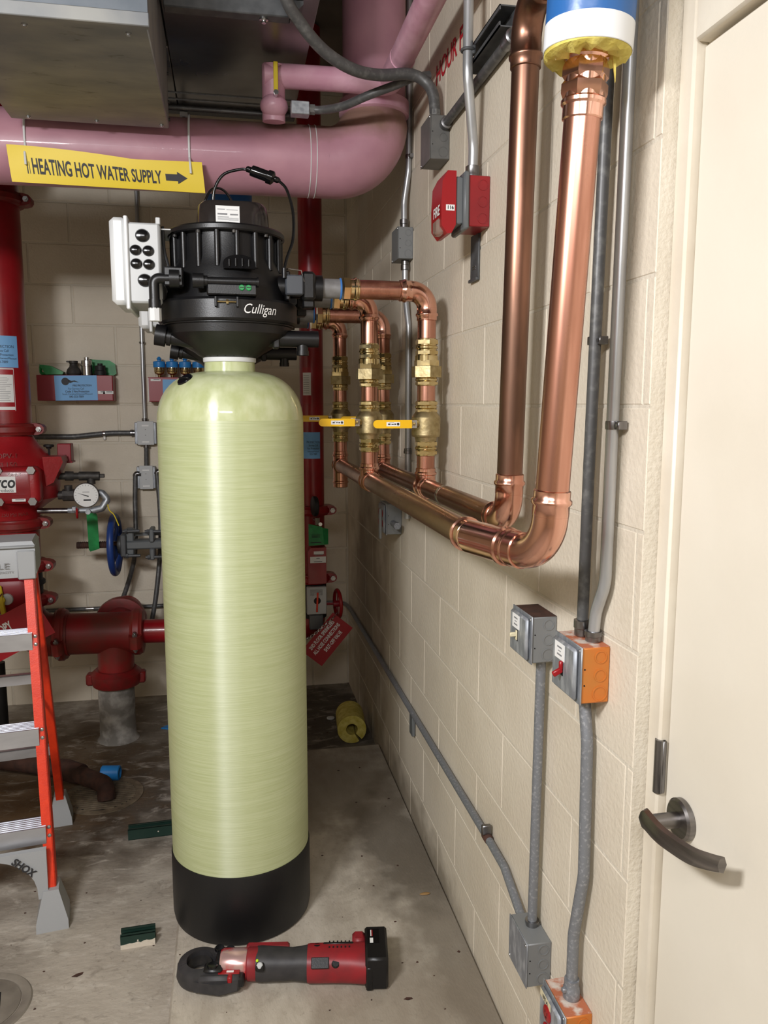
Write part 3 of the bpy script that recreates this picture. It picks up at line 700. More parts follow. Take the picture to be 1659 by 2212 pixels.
# switch boxes
t, cv, xc = wall_box('switch_box', 'grey speckled metal switch box with ivory toggle on the block wall', 'switch box', 1.483,1.588,1.09,1.187,.054, 'box_grey', 'rusty', 'box_galv', 'raised')
fr = WALF(xc,1.545,1.164); plate(B(), fr, .04, .03, .0008).build('sticker', 'white_paper', cv, 'small white sticker')
bars(B(), (fr[0]+fr[3]*.0008,)+fr[1:], [(0,.007,.02,.003),(0,-.007,.02,.003),(0,0,.012,.0015)]).build('sticker_print', 'print_grey', cv)['kind'] = 'stuff'
fr = WALF(xc,1.537,1.135)
plate(B(), fr, .009, .024, .0006).build('toggle_slot', 'void', cv)
B().box(xc-.016,xc,1.5345,1.5405,1.133,1.142,.0015, Matrix.Translation((0,0,0))).box(xc-.003,xc,1.534,1.541,1.125,1.146,.001).build('toggle', 'ivory', cv, 'ivory toggle')
t, cv, xc = wall_box('switch_box', 'orange painted metal switch box with grey cover and red toggle', 'switch box', 1.251,1.360,1.092,1.194,.054, 'box_orange', 'rust_orange', 'box_galv', 'raised')
fr = WALF(xc,1.318,1.170); plate(B(), fr, .042, .031, .0008).build('sticker', 'white_paper', cv, 'small white sticker')
bars(B(), (fr[0]+fr[3]*.0008,)+fr[1:], [(0,.007,.02,.003),(0,-.007,.02,.003),(0,0,.012,.0015)]).build('sticker_print', 'print_grey', cv)['kind'] = 'stuff'
fr = WALF(xc,1.306,1.139); plate(B(), fr, .009, .024, .0006).build('toggle_slot', 'void', cv)
b = B().box(-.020,0,-.0035,.0035,-.005,.005,.0015, Matrix.Translation((xc,1.306,1.139)) @ Matrix.Rotation(R(-28),4,'Y')).box(xc-.006,xc+.001,1.302,1.310,1.138,1.155,.002)
b.build('toggle', 'red_plastic', cv, 'bright red toggle')
t, cv, xc = wall_box('junction_box', 'grey blank junction box low on the wall where two conduits meet', 'junction box', 1.458,1.564,.374,.475,.055, 'box_grey', None, 'box_galv')
t['label'] = 'grey blank junction box low on the wall below the ivory switch'
t, cv, xc = wall_box('outlet_box', 'orange metal outlet box with red receptacle at the bottom edge', 'outlet', 1.262,1.366,.36,.466,.055, 'box_orange', 'rust_orange', 'box_galv', 'raised')
for dz in (.019,-.019):
    c = V((xc-.0005,1.318,.412+dz))
    rc = B().lathe([(0,1),(.0145,1),(.0165,.6),(.0165,0)], c, (-.003,0,0), 24, False).build('receptacle', 'red_plastic', cv, 'red receptacle face')
    bb = B()
    for dy in (-.005,.005): plate(bb, WALF(c.x-.003,c.y+dy,c.z+.003), .0016, .006, .0004)
    plate(bb, WALF(c.x-.003,c.y,c.z-.007), .0035, .0035, .0004); bb.build('slot', 'void', rc)
fr = WALF(xc,1.33,.452); plate(B(), FR(fr[0],(0,-1,-.02),(0,0,1)), .05, .014, .0008).build('tape_label', 'ivory', cv, 'torn cream tape label')
text('1FE A', .011, fmap(FR(fr[0]-V((.0008,0,0)),(0,-1,-.02),(0,0,1))), 'print_ink', cv, bold=.03)
b = B().lathe([(.013,0),(.0165,.08),(.0165,.55),(.0145,.62),(.0145,1)], (.632,1.309,.466), (0,0,.042), 20).box(.61,.62,1.30,1.31,.484,.494,.002); b.build('connector', 'conduit_old', t)
conduit('conduit', 'grey steel conduit dropping from the ivory switch box to the low junction box', [(.634,1.512,1.09),(.634,1.52,.47)], .0105, 'conduit_old', couple=[((.634,1.52,.474),(0,0,1),.014)])
conduit('conduit', 'speckled grey conduit with an offset bend running down from the orange switch box', [(.636,1.311,1.092),(.636,1.29,1.0),(.636,1.283,.74),(.632,1.309,.6),(.632,1.309,.5)], .0112, 'conduit_old', .12)
conduit('conduit', 'dark steel conduit rising from the orange switch box along the wall corner', [(.633,1.322,1.195),(.633,1.318,1.5),(.63,1.29,2.3),(.63,1.29,3.28)], .0105, 'conduit_dark', .3, [(.633,1.315,1.73)], [((.633,1.322,1.195),(0,0,1),.032)])
conduit('conduit', 'bright steel conduit beside the dark one above the orange switch box', [(.637,1.285,1.195),(.637,1.278,1.25),(.637,1.246,1.31),(.637,1.243,1.6),(.634,1.225,2.4),(.634,1.225,3.28)], .0105, 'emt', .08, [(.637,1.243,1.585)], [((.637,1.285,1.196),(0,0,1),.02)])
# long conduit low along the wall
t = conduit('conduit', 'long grey conduit running low along the right wall into the far corner', [(.25,4.392,.50),(.63,4.392,.49),(.641,4.25,.485),(.641,1.86,.492),(.641,1.72,.488),(.636,1.6,.452),(.634,1.566,.446)], .0105, 'conduit_old', .06)
B().lathe([(.0105,0),(.0125,.1),(.0125,.9),(.0105,1)], (.641,1.835,.492), (0,.035,0), 16).build('strap', 'rusty', t, 'rusty strap')
B().box(.625,.65,1.845,1.857,.502,.528,.002).build('strap_ear', 'steel', t)
B().box(.640,.652,2.72,2.765,.395,.475,.002).build('hanger_plate', 'valve_grey', t, 'small hanging steel plate')
# upper boxes
t, cv, xc = wall_box('junction_box', 'dark grey junction box high on the wall with black flexible conduit on top', 'junction box', 2.35,2.462,2.33,2.452,.058, 'box_dark', None, 'box_dark')
conduit('conduit', 'steel conduit running along the wall from the dark junction box behind the copper riser', [(.639,2.35,2.425),(.639,.9,2.43)], .0125, 'conduit_dark', couple=[((.639,2.35,2.425),(0,-1,0),.028),((.639,1.83,2.4275),(0,-1,0),.05)])
t, cv, xc = wall_box('junction_box', 'grey junction box midway up the slim vertical conduit behind the elbows', 'junction box', 2.81,2.915,2.128,2.236,.054, 'box_grey', None, 'box_grey')
conduit('conduit', 'slim steel conduit rising from the mid-wall junction box past the pink elbow', [(.632,2.86,2.236),(.632,2.862,2.33),(.643,2.84,2.43),(.643,2.84,3.28)], .0105, 'emt', .08, [(.643,2.84,2.478)], [((.632,2.86,2.238),(0,0,1),.034)])
conduit('conduit', 'slim steel conduit dropping from the mid-wall junction box behind the copper drops', [(.634,2.85,2.128),(.634,2.85,2.02),(.642,2.825,1.9),(.642,2.825,1.2)], .0105, 'emt', .08, (), [((.634,2.85,2.128),(0,0,-1),.034),((.642,2.825,1.46),(0,0,-1),.02)])
# outlet under the copper headers
t, cv, xc = wall_box('outlet_box', 'grey weatherproof outlet box with red receptacles under the copper headers', 'outlet', 2.98,3.10,1.115,1.235,.06, 'box_grey', None, 'box_galv', 'raised')
for dy in (-.025,.025):
    for dz in (.02,-.02):
        B().lathe([(0,1),(.014,1),(.015,0)], (xc,3.04+dy,1.175+dz), (-.003,0,0), 18, False).build('receptacle', 'red_plastic', cv)
B().box(xc-.02,xc-.008,2.972,2.98,1.10,1.22,.003).build('flip_lid', 'box_grey', cv)
B().cyl((.62,2.98,1.16),(.62,2.93,1.16),.012,n=14).cyl((.62,2.93,1.16),(.62,2.90,1.16),.014,n=6).build('conduit_stub', 'conduit_old', t)
# fire alarm strobe
t = thing('fire_alarm', 'red fire alarm strobe on a red box below a steel conduit', 'fire alarm', (WX-.0005,2.02,2.12))
B().box(.60,WX-.0005,1.969,2.071,2.06,2.182,.002).build('back_box', 'red_paint', t, 'red square back box')
b = B(); fr = FR((.63,1.969,2.12),(1,0,0),(0,0,1))
for dz in (.04,0,-.04): knock(b, fr, .006, dz, .0125)
b.build('knockout', 'red_paint', t)
b = B().box(.585,.6,1.962,2.078,2.052,2.19,.004).box(.567,.587,1.973,2.067,2.065,2.178,.003); b.build('extension_ring', 'valve_grey', t, 'grey extension ring')
poly = [V((.567,0,2.19)),V((.545,0,2.19)),V((.532,0,2.165)),(V((.529,0,2.11))),V((.530,0,2.06)),V((.545,0,2.04)),V((.556,0,2.042)),V((.567,0,2.062))]
st = B().prism([V((p.x,1.969,p.z)) for p in poly], V((0,.1,0))).build('strobe_housing', 'red_plastic', t, 'red strobe housing')
B().box(.522,.545,1.985,2.03,2.042,2.08,.006).build('strobe_lens', 'clear', st, 'clear strobe lens')
text('FIRE', .034, fmap(WALF(.5286,2.012,2.098)), 'white_paper', st, bold=.02)
fr = FR((.552,1.969,2.102),(1,0,0),(0,0,1)); lb = plate(B(), fr, .022, .014, .0006).build('number_label', 'white_paper', st, 'white number label')
text('116', .0115, fmap(fr,0,0,.0007), 'print_ink', lb, bold=.03)
conduit('conduit', 'steel conduit with an offset bend dropping into the fire alarm box', [(.596,1.984,3.28),(.596,1.984,2.42),(.628,2.03,2.27),(.628,2.036,2.183)], .0125, 'emt', .12, (), [((.628,2.036,2.183),(0,0,1),.04)])
B().box(.643,.652,2.045,2.11,1.945,2.072,.002)
t = thing('wall_bracket', 'dark slotted steel wall bracket under the fire alarm', 'bracket', (WX-.0005,2.075,2.0))
B().box(.6485,.6545,2.04,2.108,1.942,2.064,.002).box(.643,.65,2.04,2.108,1.942,1.95,.001).build('plate', 'gunmetal', t)
for dz in (1.974,1.98): plate(B(), WALF(.6485,2.074,dz), .028, .002, .0004).build('slot', 'steel_bright', t)
t = thing('strut_channel', 'short dark strut channel on the wall beside the offset conduit', 'strut', (WX-.0005,1.95,2.48))
b = B().box(.612,.6545,1.80,2.06,2.452,2.455).box(.612,.6545,1.80,2.06,2.495,2.498).box(.6515,.6545,1.80,2.06,2.452,2.498).box(.612,.615,1.80,2.06,2.452,2.463).box(.612,.615,1.80,2.06,2.487,2.498)
b.build('channel', 'gunmetal', t)
b = B().torus((.596,1.984,2.475),(0,0,1),.0155,.0035,20,8).box(.604,.613,1.972,2.02,2.465,2.485,.002); b.build('clamp', 'gunmetal', t, 'conduit clamp')
# ================================================================== overhead: ducts, pink and blue pipes, flexible conduit
t = thing('air_duct', 'dented grey galvanised duct end hanging over the yellow pipe marker', 'duct', (-.38,2.28,2.45))
B().box(-.605,-.155,1.95,2.62,2.45,2.745,.003).build('duct_shell', 'duct', t)
B().box(-.607,-.153,1.944,1.952,2.47,2.745).build('end_panel', 'duct_panel', t, 'bluish end panel')
B().box(-.61,-.15,1.94,1.957,2.446,2.476,.002).build('corner_angle', 'duct', t)
for x,y in ((-.2,1.99),(-.42,1.99),(-.175,2.59),(-.36,2.59),(-.55,2.59)):
    B().lathe([(.0065,0),(.0065,.5),(.0045,.55),(.0045,1)], (x,y,2.45), (0,0,-.006), 12).build('screw', 'screw', t)
for z in (2.6,2.52,2.47):
    B().cyl((-.155,2.6,z),(-.15,2.6,z),.005,n=8).build('screw', 'dark_iron', t)
t = thing('air_duct', 'wide shiny galvanised duct near the ceiling reflecting the pink pipe', 'duct', (-.3,2.7,2.69))
B().box(-.15,.268,2.26,3.13,2.69,3.28,.002).box(-.95,-.152,2.64,3.13,2.69,3.28,.002).build('duct_shell', 'duct_mirror', t)
B().box(-.95,.27,3.115,3.155,2.672,2.71,.002).build('flange', 'gunmetal', t, 'dark duct flange')
for y in (3.05,2.99): B().box(-.95,.2685,y,y+.006,2.687,2.692).build('seam', 'galvanized', t)
t = thing('strut_channel', 'dark strut channel crossing under the shiny duct at the top of the picture', 'strut', (.0,2.3,2.65))
B().box(-.14,.19,2.28,2.32,2.645,2.689,.003).prism([(.19,2.28,2.645),(.225,2.28,2.68),(.225,2.28,2.689),(.19,2.28,2.689)],(0,.04,0)).build('channel', 'gunmetal', t)
B().lathe([(.012,0),(.012,.4),(.006,.5),(.006,1)],(.12,2.30,2.645),(0,0,-.012),12).build('bolt', 'steel_bright', t)
# large pink pipe
PY, PZ, PR = 2.8, 2.43, .113
t = thing('insulated_pipe', 'large pink jacketed heating pipe crossing the room and turning up at the right', 'pipe', (0,PY,PZ))
def tex_tube(pts, r, n=40): return B().tube(pts, r, n)
B().cyl((-2.38,PY,PZ-.02),(.345,PY,PZ),PR,n=48).build('pipe_jacket', 'pink', t)
arc = fillet([(.33,PY,PZ),(.512,PY,PZ),(.512,PY,3.0)], .15, 14)
rads = [PR]*2+[PR+.002+.004*math.sin(PI*k/13) for k in range(len(arc)-4)]+[PR-.004]*2
B().tube(arc[:-1]+[V((.512,PY,2.64))], rads[:len(arc)], 48).build('elbow_cover', 'pink', t, 'smooth pink elbow cover', angle=60)
B().cyl((.512,PY,2.60),(.512,PY,3.29),PR-.007,n=48).build('pipe_jacket', 'pink', t)
for x in (.285,.305): B().torus((x,PY,PZ),(1,0,0),PR+.0005,.0016,40,6).build('tie_wire', 'white_plastic', t)
B().lathe([(PR-.004,0),(PR+.006,.1),(PR+.006,.9),(PR-.004,1)],(.512,PY,2.585),(0,0,.05),40).build('jacket_lap', 'pink_small', t)
# pipe marker with cable ties
sg = thing('pipe_marker', 'yellow heating hot water supply pipe marker with arrow', 'sign', (-.34,2.678,2.33))
x0, x1, n = -.635, -.062, 24; vs=[]; fs=[]
def mk(u, v, d=0):
    x = x0+(x1-x0)*u; top = 2.392-.036*min(1,u*1.55)**1.3+.017*u; bot = 2.283+.005*(1-u)
    return V((x+.008*(1-v), 2.672-d-.012*math.sin(PI*u)*(v)+.012*(1-v)**2, bot+(top-bot)*v))
for i in range(n+1):
    for v in (0,.25,.5,.75,1):
        vs += [mk(i/n,v), mk(i/n,v,-.0015)]
for i in range(n):
    for k in range(4):
        a = (i*5+k)*2; b_ = a+2; c = a+10; d = c+2
        fs += [(a,c,d,b_),(a+1,b_+1,d+1,c+1)]
    a = i*10; fs += [(a,a+1,a+11,a+10),(a+8,a+18,a+19,a+9)]
fs += [(0,2,3,1),(2,4,5,3),(4,6,7,5),(6,8,9,7)]; e = n*10; fs += [(e,e+1,e+3,e+2),(e+2,e+3,e+5,e+4),(e+4,e+5,e+7,e+6),(e+6,e+7,e+9,e+8)]
B().add(vs,fs).build('marker_sheet', 'sign_yellow', sg, angle=60)
def mkmap(p):
    u = (p.x-x0)/(x1-x0); v = .45+p.y/.105; return mk(u, v, .0012)
text('HEATING HOT WATER SUPPLY', .062, lambda p: mkmap(V((p.x-.381,p.y-.007*(1+2*(p.x))*.4,0))), 'print_ink', sg, 'lettering', .438, .022)
ar = [(-.178,.011),(-.142,.011),(-.142,.02),(-.112,-.001),(-.142,-.022),(-.142,-.012),(-.178,-.012)]
me_ = [mkmap(V((x,y,0))) for x,y in ar]; B().add(me_, [tuple(range(7))]).build('arrow', 'print_ink', sg, 'black arrow')
B().add([mkmap(V((x,y,0))) for x,y in ((-.585,-.022),(-.582,-.022),(-.582,.02),(-.585,.02))],[(0,1,2,3)]).add([mkmap(V((x,y,0))) for x,y in ((-.578,-.022),(-.5765,-.022),(-.5765,.012),(-.578,.012))],[(0,1,2,3)]).build('small_print', 'print_ink', sg)
for x in (-.585,-.1):
    pts = [V((x,PY-(PR+.004)*math.cos(q),PZ+(PR+.004)*math.sin(q))) for q in [R(a) for a in range(-20,200,14)]]
    pts = [V((x+.004,2.664,2.335)),V((x+.002,2.668,2.37))]+pts
    B().tube(pts,.0035,8).build('cable_tie', 'white_plastic', sg, 'white cable tie')
# hanger rod
t = thing('hanger_rod', 'threaded hanger rod hanging below the shiny duct behind the pink pipe', 'rod', (-.132,3.135,2.6))
B().cyl((-.132,3.135,2.60),(-.132,3.135,2.70),.007,n=10).build('rod', 'dark_iron', t)
B().box(-.146,-.118,3.12,3.15,2.655,2.672,.002).build('nut_plate', 'white_plastic', t)
# small pink branch
SY, SZ = 2.645, 2.635
t = thing('insulated_pipe', 'small pink jacketed bypass pipe with yellow valve lever above the large pipe', 'pipe', (.165,SY,2.5))
B().cyl((.165,SY+.02,2.505),(.165,SY,SZ+.03),.036,n=28).build('pipe_jacket', 'pink_small', t)
B().ball((.165,SY,2.545),.044,(1,1,.8)).build('valve_wrap', 'pink_small', t, 'crumpled pink wrapping')
B().cyl((.135,SY,SZ),(.53,SY,SZ+.006),.036,n=28).build('pipe_jacket', 'pink_small', t)
B().tube(fillet([(.50,SY,SZ+.006),(.535,SY,SZ+.006),(.535,2.45,SZ+.006)],.03,6),.039,28).build('elbow_cover', 'pink_small', t)
B().cyl((.535,2.60,SZ+.006),(.535,1.2,SZ+.03),.0375,n=28).build('pipe_jacket', 'pink_small', t)
hb = B().cyl((.168,SY-.03,2.565),(.168,SY-.062,2.565),.008,n=12); hexnut(hb,(.168,SY-.06,2.565),(0,-1,0),.008,.005); hb.build('valve_stem', 'steel_bright', t)
B().box(.161,.175,SY-.06,SY-.056,2.56,2.655,.003).build('valve_lever', 'indicator_yellow', t, 'yellow valve lever')
# blue jacketed pipe behind the pink one
t = thing('insulated_pipe', 'blue jacketed pipe just visible behind the softener top cover', 'pipe', (.0,3.12,2.5))
B().tube(fillet([(-1.6,3.12,2.5),(.022,3.12,2.5),(.022,3.12,2.27)],.1,10),.085,36).build('pipe_jacket', 'blue_jacket', t)
# flexible conduits
t = thing('flexible_conduit', 'dark flexible conduit sweeping down from the ceiling to the dark junction box', 'conduit', (.62,2.41,2.46))
pts = [(.14,2.2,2.85),(.165,2.225,2.69),(.215,2.27,2.63),(.285,2.32,2.585),(.37,2.36,2.56),(.455,2.40,2.566),(.545,2.42,2.583),(.594,2.42,2.568),(.618,2.41,2.53),(.624,2.405,2.47)]
B().tube(spline(pts,8),.0165,16).build('tube', 'conduit_dark', t)
B().lathe([(.02,0),(.02,.4),(.017,.5),(.017,1)],(.624,2.405,2.452),(0,0,.03),8).build('connector', 'box_dark', t)
t = thing('flexible_conduit', 'shorter dark flexible conduit from the small metal box to the wall', 'conduit', (.268,2.62,2.535))
pts = [(.27,2.62,2.535),(.31,2.61,2.532),(.37,2.56,2.53),(.44,2.5,2.545),(.515,2.46,2.565),(.565,2.45,2.585),(.62,2.46,2.60)]
B().tube(spline(pts,8),.0125,14).build('tube', 'conduit_dark', t)
t = thing('junction_box', 'small shiny metal box on the large pink pipe in front of the red riser', 'junction box', (.28,2.62,2.535))
B().box(.215,.272,2.60,2.64,2.513,2.552,.002).build('box_body', 'galvanized', t)
B().tube(fillet([(.225,2.638,2.535),(.225,2.705,2.54),(-.3,2.715,2.545)],.01,4),.006,10).build('conduit_stub', 'conduit_dark', t)
B().cyl((.272,2.62,2.535),(.29,2.62,2.535),.016,n=8).build('connector', 'box_dark', t)
# ================================================================== fire protection piping
def coupling(parent, c, ax, r, w=.055, ear=(1,0,0), m='red_dark', both=True):
    c = V(c); a = V(ax).normalized(); e = V(ear).normalized(); n = a.cross(e)
    b = B().lathe([(r,0),(r+.018,.06),(r+.02,.2),(r+.026,.3),(r+.026,.7),(r+.02,.8),(r+.018,.94),(r,1)], c-a*w/2, a*w, 40)
    for s in ((1,-1) if both else (1,)):
        p0 = c+e*s*(r+.018)
        poly = [p0-e*s*.03-a*w*.5, p0+e*s*.012-a*w*.46, p0+e*s*.03-a*w*.34, p0+e*s*.038-a*w*.12, p0+e*s*.038+a*w*.16, p0+e*s*.028+a*w*.36, p0+e*s*.008+a*w*.48, p0-e*s*.03+a*w*.5]
        b.prism([q-n*.03 for q in poly], n*.06)
    o = b.build('coupling', m, parent, 'grooved pipe coupling')
    for s in ((1,-1) if both else (1,)):
        p = c+e*s*(r+.036)
        q = B(); hexnut(q, p-n*.03-n*.012, n, .0125, .012); q.cyl(p-n*.03-n*.022, p+n*.03+n*.022, .007, n=12); hexnut(q, p+n*.03, n, .0125, .012)
        q.build('coupling_bolt', 'screw', o, 'bright coupling bolt')
    return o
RX, RY, RR = -.985, 3.85, .108
t = thing('fire_riser', 'large red sprinkler riser with alarm valve at the left edge behind the ladder', 'fire riser', (RX,RY,.5))
B().cyl((RX,RY,1.47),(RX,RY,3.29),RR,n=44).build('riser_pipe', 'red_paint', t)
coupling(t, (RX,RY,2.50), (0,0,1), RR); coupling(t, (RX,RY,1.505), (0,0,1), RR)
prof = [(RR,1.475),(RR+.008,1.46),(.135,1.43),(.168,1.395),(.195,1.36),(.212,1.31),(.214,1.25),(.205,1.195),(.16,1.165),(.128,1.14),(.118,1.10)]
vb = B().lathe(prof, (RX,RY,0), (0,0,1), 48).build('alarm_valve_body', 'red_cast', t, 'bulging red cast alarm valve body')
text('DPV-1', .034, cmap(RX,RY-.0,.172,1.392,.23), 'red_dark', vb, 'cast_lettering', .9, .01, t=.004)
text('PSI 150', .034, cmap(RX,RY,.196,1.355,.18), 'red_dark', vb, 'cast_lettering', .9, .01, t=.004)
text('250 PSI MAX', .026, cmap(RX,RY,.124,1.13,.35), 'red_dark', vb, 'cast_lettering', .8, .01, t=.003)
fy = RY-.222
cvp = B().box(RX-.165,RX+.175,fy,fy+.09,1.185,1.35,.028,seg=3).build('cover_plate', 'red_cast', t, 'flat red cover plate')
B().box(RX-.13,RX+.14,fy-.004,fy+.02,1.2,1.335,.02,seg=2).build('cover_panel', 'red_paint', cvp)
for x in (-.125,.012,.145):
    for z in (1.335,1.2): 
        q = B(); hexnut(q,(RX+x,fy+.002,z),(0,-1,0),.0185,.014); q.build('cover_bolt', 'screw', cvp, 'grey hexagonal cover bolt')
fr = CAMF(RX+.018,fy-.005,1.275)
lb = plate(B(), fr, .125, .07, .0012).build('maker_plate', 'white_paper', cvp, 'white maker plate')
text('tyco', .07, fmap(fr,.008,.008,.0014), 'print_ink', lb, xs=.85, bold=.022, shear=.12); text('Fire Products', .0205, fmap(fr,.002,-.025,.0014), 'print_ink', lb, xs=.92)
text('ONLY', .02, fmap(CAMF(RX+.078,fy-.0085,1.318)), 'white_paper', cvp, xs=1)
fr = CAMF(RX+.09,fy-.0075,1.207); lb = plate(B(), fr, .055, .012, .0008).build('bar_label', 'white_paper', cvp); bars(B(), (fr[0]+fr[3]*.0008,)+fr[1:], [(.004,.002,.036,.004)]).build('label_print', 'print_grey', lb)
# wedge lug on the right of the body
B().prism([(RX+.17,RY-.12,1.385),(RX+.245,RY-.10,1.385),(RX+.25,RY-.09,1.36),(RX+.21,RY-.11,1.27),(RX+.18,RY-.12,1.255)],(0,.12,0)).build('side_lug', 'red_cast', t, 'red triangular lug')
coupling(t, (RX+.005,RY,1.075), (0,0,1), RR); 
B().cyl((RX+.005,RY,.86),(RX+.005,RY,1.10),RR,n=44).build('riser_pipe', 'red_paint', t)
coupling(t, (RX+.008,RY,.875), (0,0,1), RR)
B().lathe([(.105,0),(.107,.4),(.118,.45),(.118,.55),(.107,.6),(.105,1)],(RX+.008,RY,.86),(0,0,-.13),40).build('rubber_section', 'black_rubber', t, 'black section between couplings')
coupling(t, (RX+.01,RY,.715), (0,0,1), RR)
B().tube(fillet([(RX+.01,RY,.72),(RX+.01,RY,.535),(RX+.22,RY,.535)],.15,8),.1,40).build('elbow', 'red_dusty', t)
# papers on the riser
a0 = -.55; 
pb = patch(B(),RX,RY,RR,-.6,.86,1.776,1.912).build('service_notice', 'paper_blue', t, 'pale blue service notice')
for s_,z,k in (('FIRE PROTECTION',1.865,.018),('For Service Call',1.847,.015),('Code 3 Fire Protection',1.83,.015),('South Carolina/Arkansas/Missouri',1.815,.0125),('843-553-7889',1.799,.015)):
    text(s_, k, cmap(RX,RY,RR+.001,z,.13), 'print_ink', pb, xs=.85, t=.0005)
pl = patch(B(),RX,RY,RR,-.7,.65,1.585,1.774).build('inspection_label', 'red_tag', t, 'red bordered white inspection label')
patch(B(),RX,RY,RR+.0009,-.66,.6,1.625,1.745).build('label_sheet', 'white_paper', pl); patch(B(),RX,RY,RR+.0009,-.66,.62,1.592,1.606).build('label_sheet', 'white_paper', pl)
patch(B(),RX,RY,RR+.0008,-.69,.64,1.768,1.772).build('label_border', 'white_paper', pl); patch(B(),RX,RY,RR+.0008,.63,.645,1.588,1.772).build('label_border', 'white_paper', pl)
b = B()
for k in range(14): patch(b,RX,RY,RR+.0018,-.5,.3+.25*random.random(),1.632+k*.0078,1.6335+k*.0078,.0003)
b.build('label_print', 'print_grey', pl)['kind'] = 'stuff'
# trim piping and gauge
tm = B().cyl((RX+.2,RY-.02,1.29),(RX+.30,RY-.0,1.288),.016,n=14).cyl((RX+.24,RY-.01,1.29),(RX+.275,RY-.0,1.288),.022,n=14).cyl((RX+.30,RY,1.288),(RX+.39,RY,1.286),.021,n=14).cyl((RX+.352,RY,1.288),(RX+.352,RY,1.25),.019,n=14)
tm.box(RX+.39,RX+.412,RY-.009,RY+.009,1.278,1.296,.002).cyl((RX+.205,RY,1.20),(RX+.30,RY,1.20),.02,n=14).cyl((RX+.25,RY,1.20),(RX+.25,RY,1.245),.018,n=12).cyl((RX+.225,RY,1.20),(RX+.275,RY,1.20),.028,n=8)
tm = tm.build('trim_piping', 'dark_iron', t, 'dark threaded trim piping')
g0 = V((RX+.335,RY-.02,1.203))
gg = B().lathe([(.05,0),(.056,.2),(.0575,.9),(.055,1),(.052,1)], g0, (0,-.03,0), 36).build('gauge_case', 'steel', t, 'round steel gauge case')
B().lathe([(0,1),(.053,1),(.053,0)], g0+V((0,-.0301,0)), (0,-.0006,0), 36, False).build('gauge_dial', 'white_paper', gg, 'white gauge dial')
fr = CAMF(g0.x,g0.y-.0308,g0.z); b = B()
for k in range(19):
    q = R(225-k*15); M = Matrix.Translation((0,0,0)); p = V((math.cos(q)*.046,math.sin(q)*.046,0))
    plate(b, FR(fr[0]+fr[1]*p.x+fr[2]*p.y, fr[1]*math.cos(q)+fr[2]*math.sin(q), -fr[1]*math.sin(q)+fr[2]*math.cos(q)), .007 if k%3 == 0 else .004, .0012, .0004)
plate(b, fr, .032, .007, .0004, 0, .004, -.022); plate(b, fr, .03, .002, .0004, 0, 0, .015)
b.build('dial_marks', 'print_ink', gg)
q = R(165); B().prism([fr[0]+fr[1]*(.01)+fr[2]*(-.008), fr[0]+fr[1]*.012+fr[2]*(-.003), fr[0]+fr[1]*(-.038)+fr[2]*.011], fr[3]*.001).build('needle', 'black', gg, 'black needle')
b = B().cyl((RX+.125,RY-.06,1.137),(RX+.255,RY-.06,1.135),.0125,n=16); b.build('drain_pipe', 'steel', t, 'bright steel drain pipe')
b = B().cyl((RX+.255,RY-.06,1.135),(RX+.285,RY-.06,1.135),.013,n=8).box(RX+.275,RX+.293,RY-.078,RY-.055,1.135,1.155,.002).cyl((RX+.285,RY-.06,1.135),(RX+.37,RY-.05,1.132),.012,n=12).cyl((RX+.345,RY-.07,1.13),(RX+.345,RY-.085,1.13),.012,n=10)
b.tube(fillet([(RX+.36,RY-.05,1.132),(RX+.40,RY-.04,1.14),(RX+.425,RY-.03,1.18),(RX+.40,RY-.02,1.21),(RX+.38,RY-.015,1.21)],.012,5),.016,12)
b.build('drain_fittings', 'galvanized', t, 'galvanised elbows and cock')
B().torus((RX+.298,RY-.082,1.125),(1,.15,0),.021,.005,20,8).box(RX+.294,RX+.302,RY-.10,RY-.064,1.122,1.128).build('drain_handle', 'red_plastic', t, 'small red handwheel')
B().tube(spline([(RX+.425,RY-.04,1.16),(RX+.435,RY-.05,1.13),(RX+.455,RY-.06,1.11),(RX+.475,RY-.065,1.06)],6),.0025,8).build('seal_wire', 'indicator_yellow', t, 'thin yellow seal wire')
sw = B().box(RX+.2,RX+.26,RY+.05,RY+.12,1.35,1.435,.003).box(RX+.2,RX+.265,RY+.045,RY+.125,1.345,1.353,.001).build('pressure_switch', 'red_maroon', t, 'dark red pressure switch')
B().cyl((RX+.175,RY,1.37),(RX+.175,RY,1.42),.005,n=8).lathe([(.01,0),(.012,.3),(.023,.5),(.023,.9),(.018,1)],(RX+.175,RY,1.415),(0,0,.02),18).build('knob', 'black_rubber', t, 'black knob on a stem')
# valve housing with yellow indicator behind the ladder
hs = B().box(RX-.18,RX+.10,RY-.24,RY-.11,.70,.86,.03,seg=2).build('valve_housing', 'red_maroon', t, 'red valve housing')
B().lathe([(0,1),(.024,1),(.026,0)],(RX+.02,RY-.24,.775),(0,-.008,0),20,False).build('indicator_boss', 'light_grey', hs)
B().box(-.011,.011,-.012,0,-.065,.065,.004,Matrix.Translation((RX-.0,RY-.25,.775)) @ Matrix.Rotation(R(-6),4,'Y')).torus((RX,RY-.256,.775),(0,1,0),.012,.005,16,6).build('indicator', 'indicator_yellow', hs, 'yellow valve indicator')
b = B().cyl((RX-.07,RY-.1,0),(RX-.07,RY-.1,.45),.025,n=16); b.build('stand', 'black_rubber', t, 'black stand pipe')
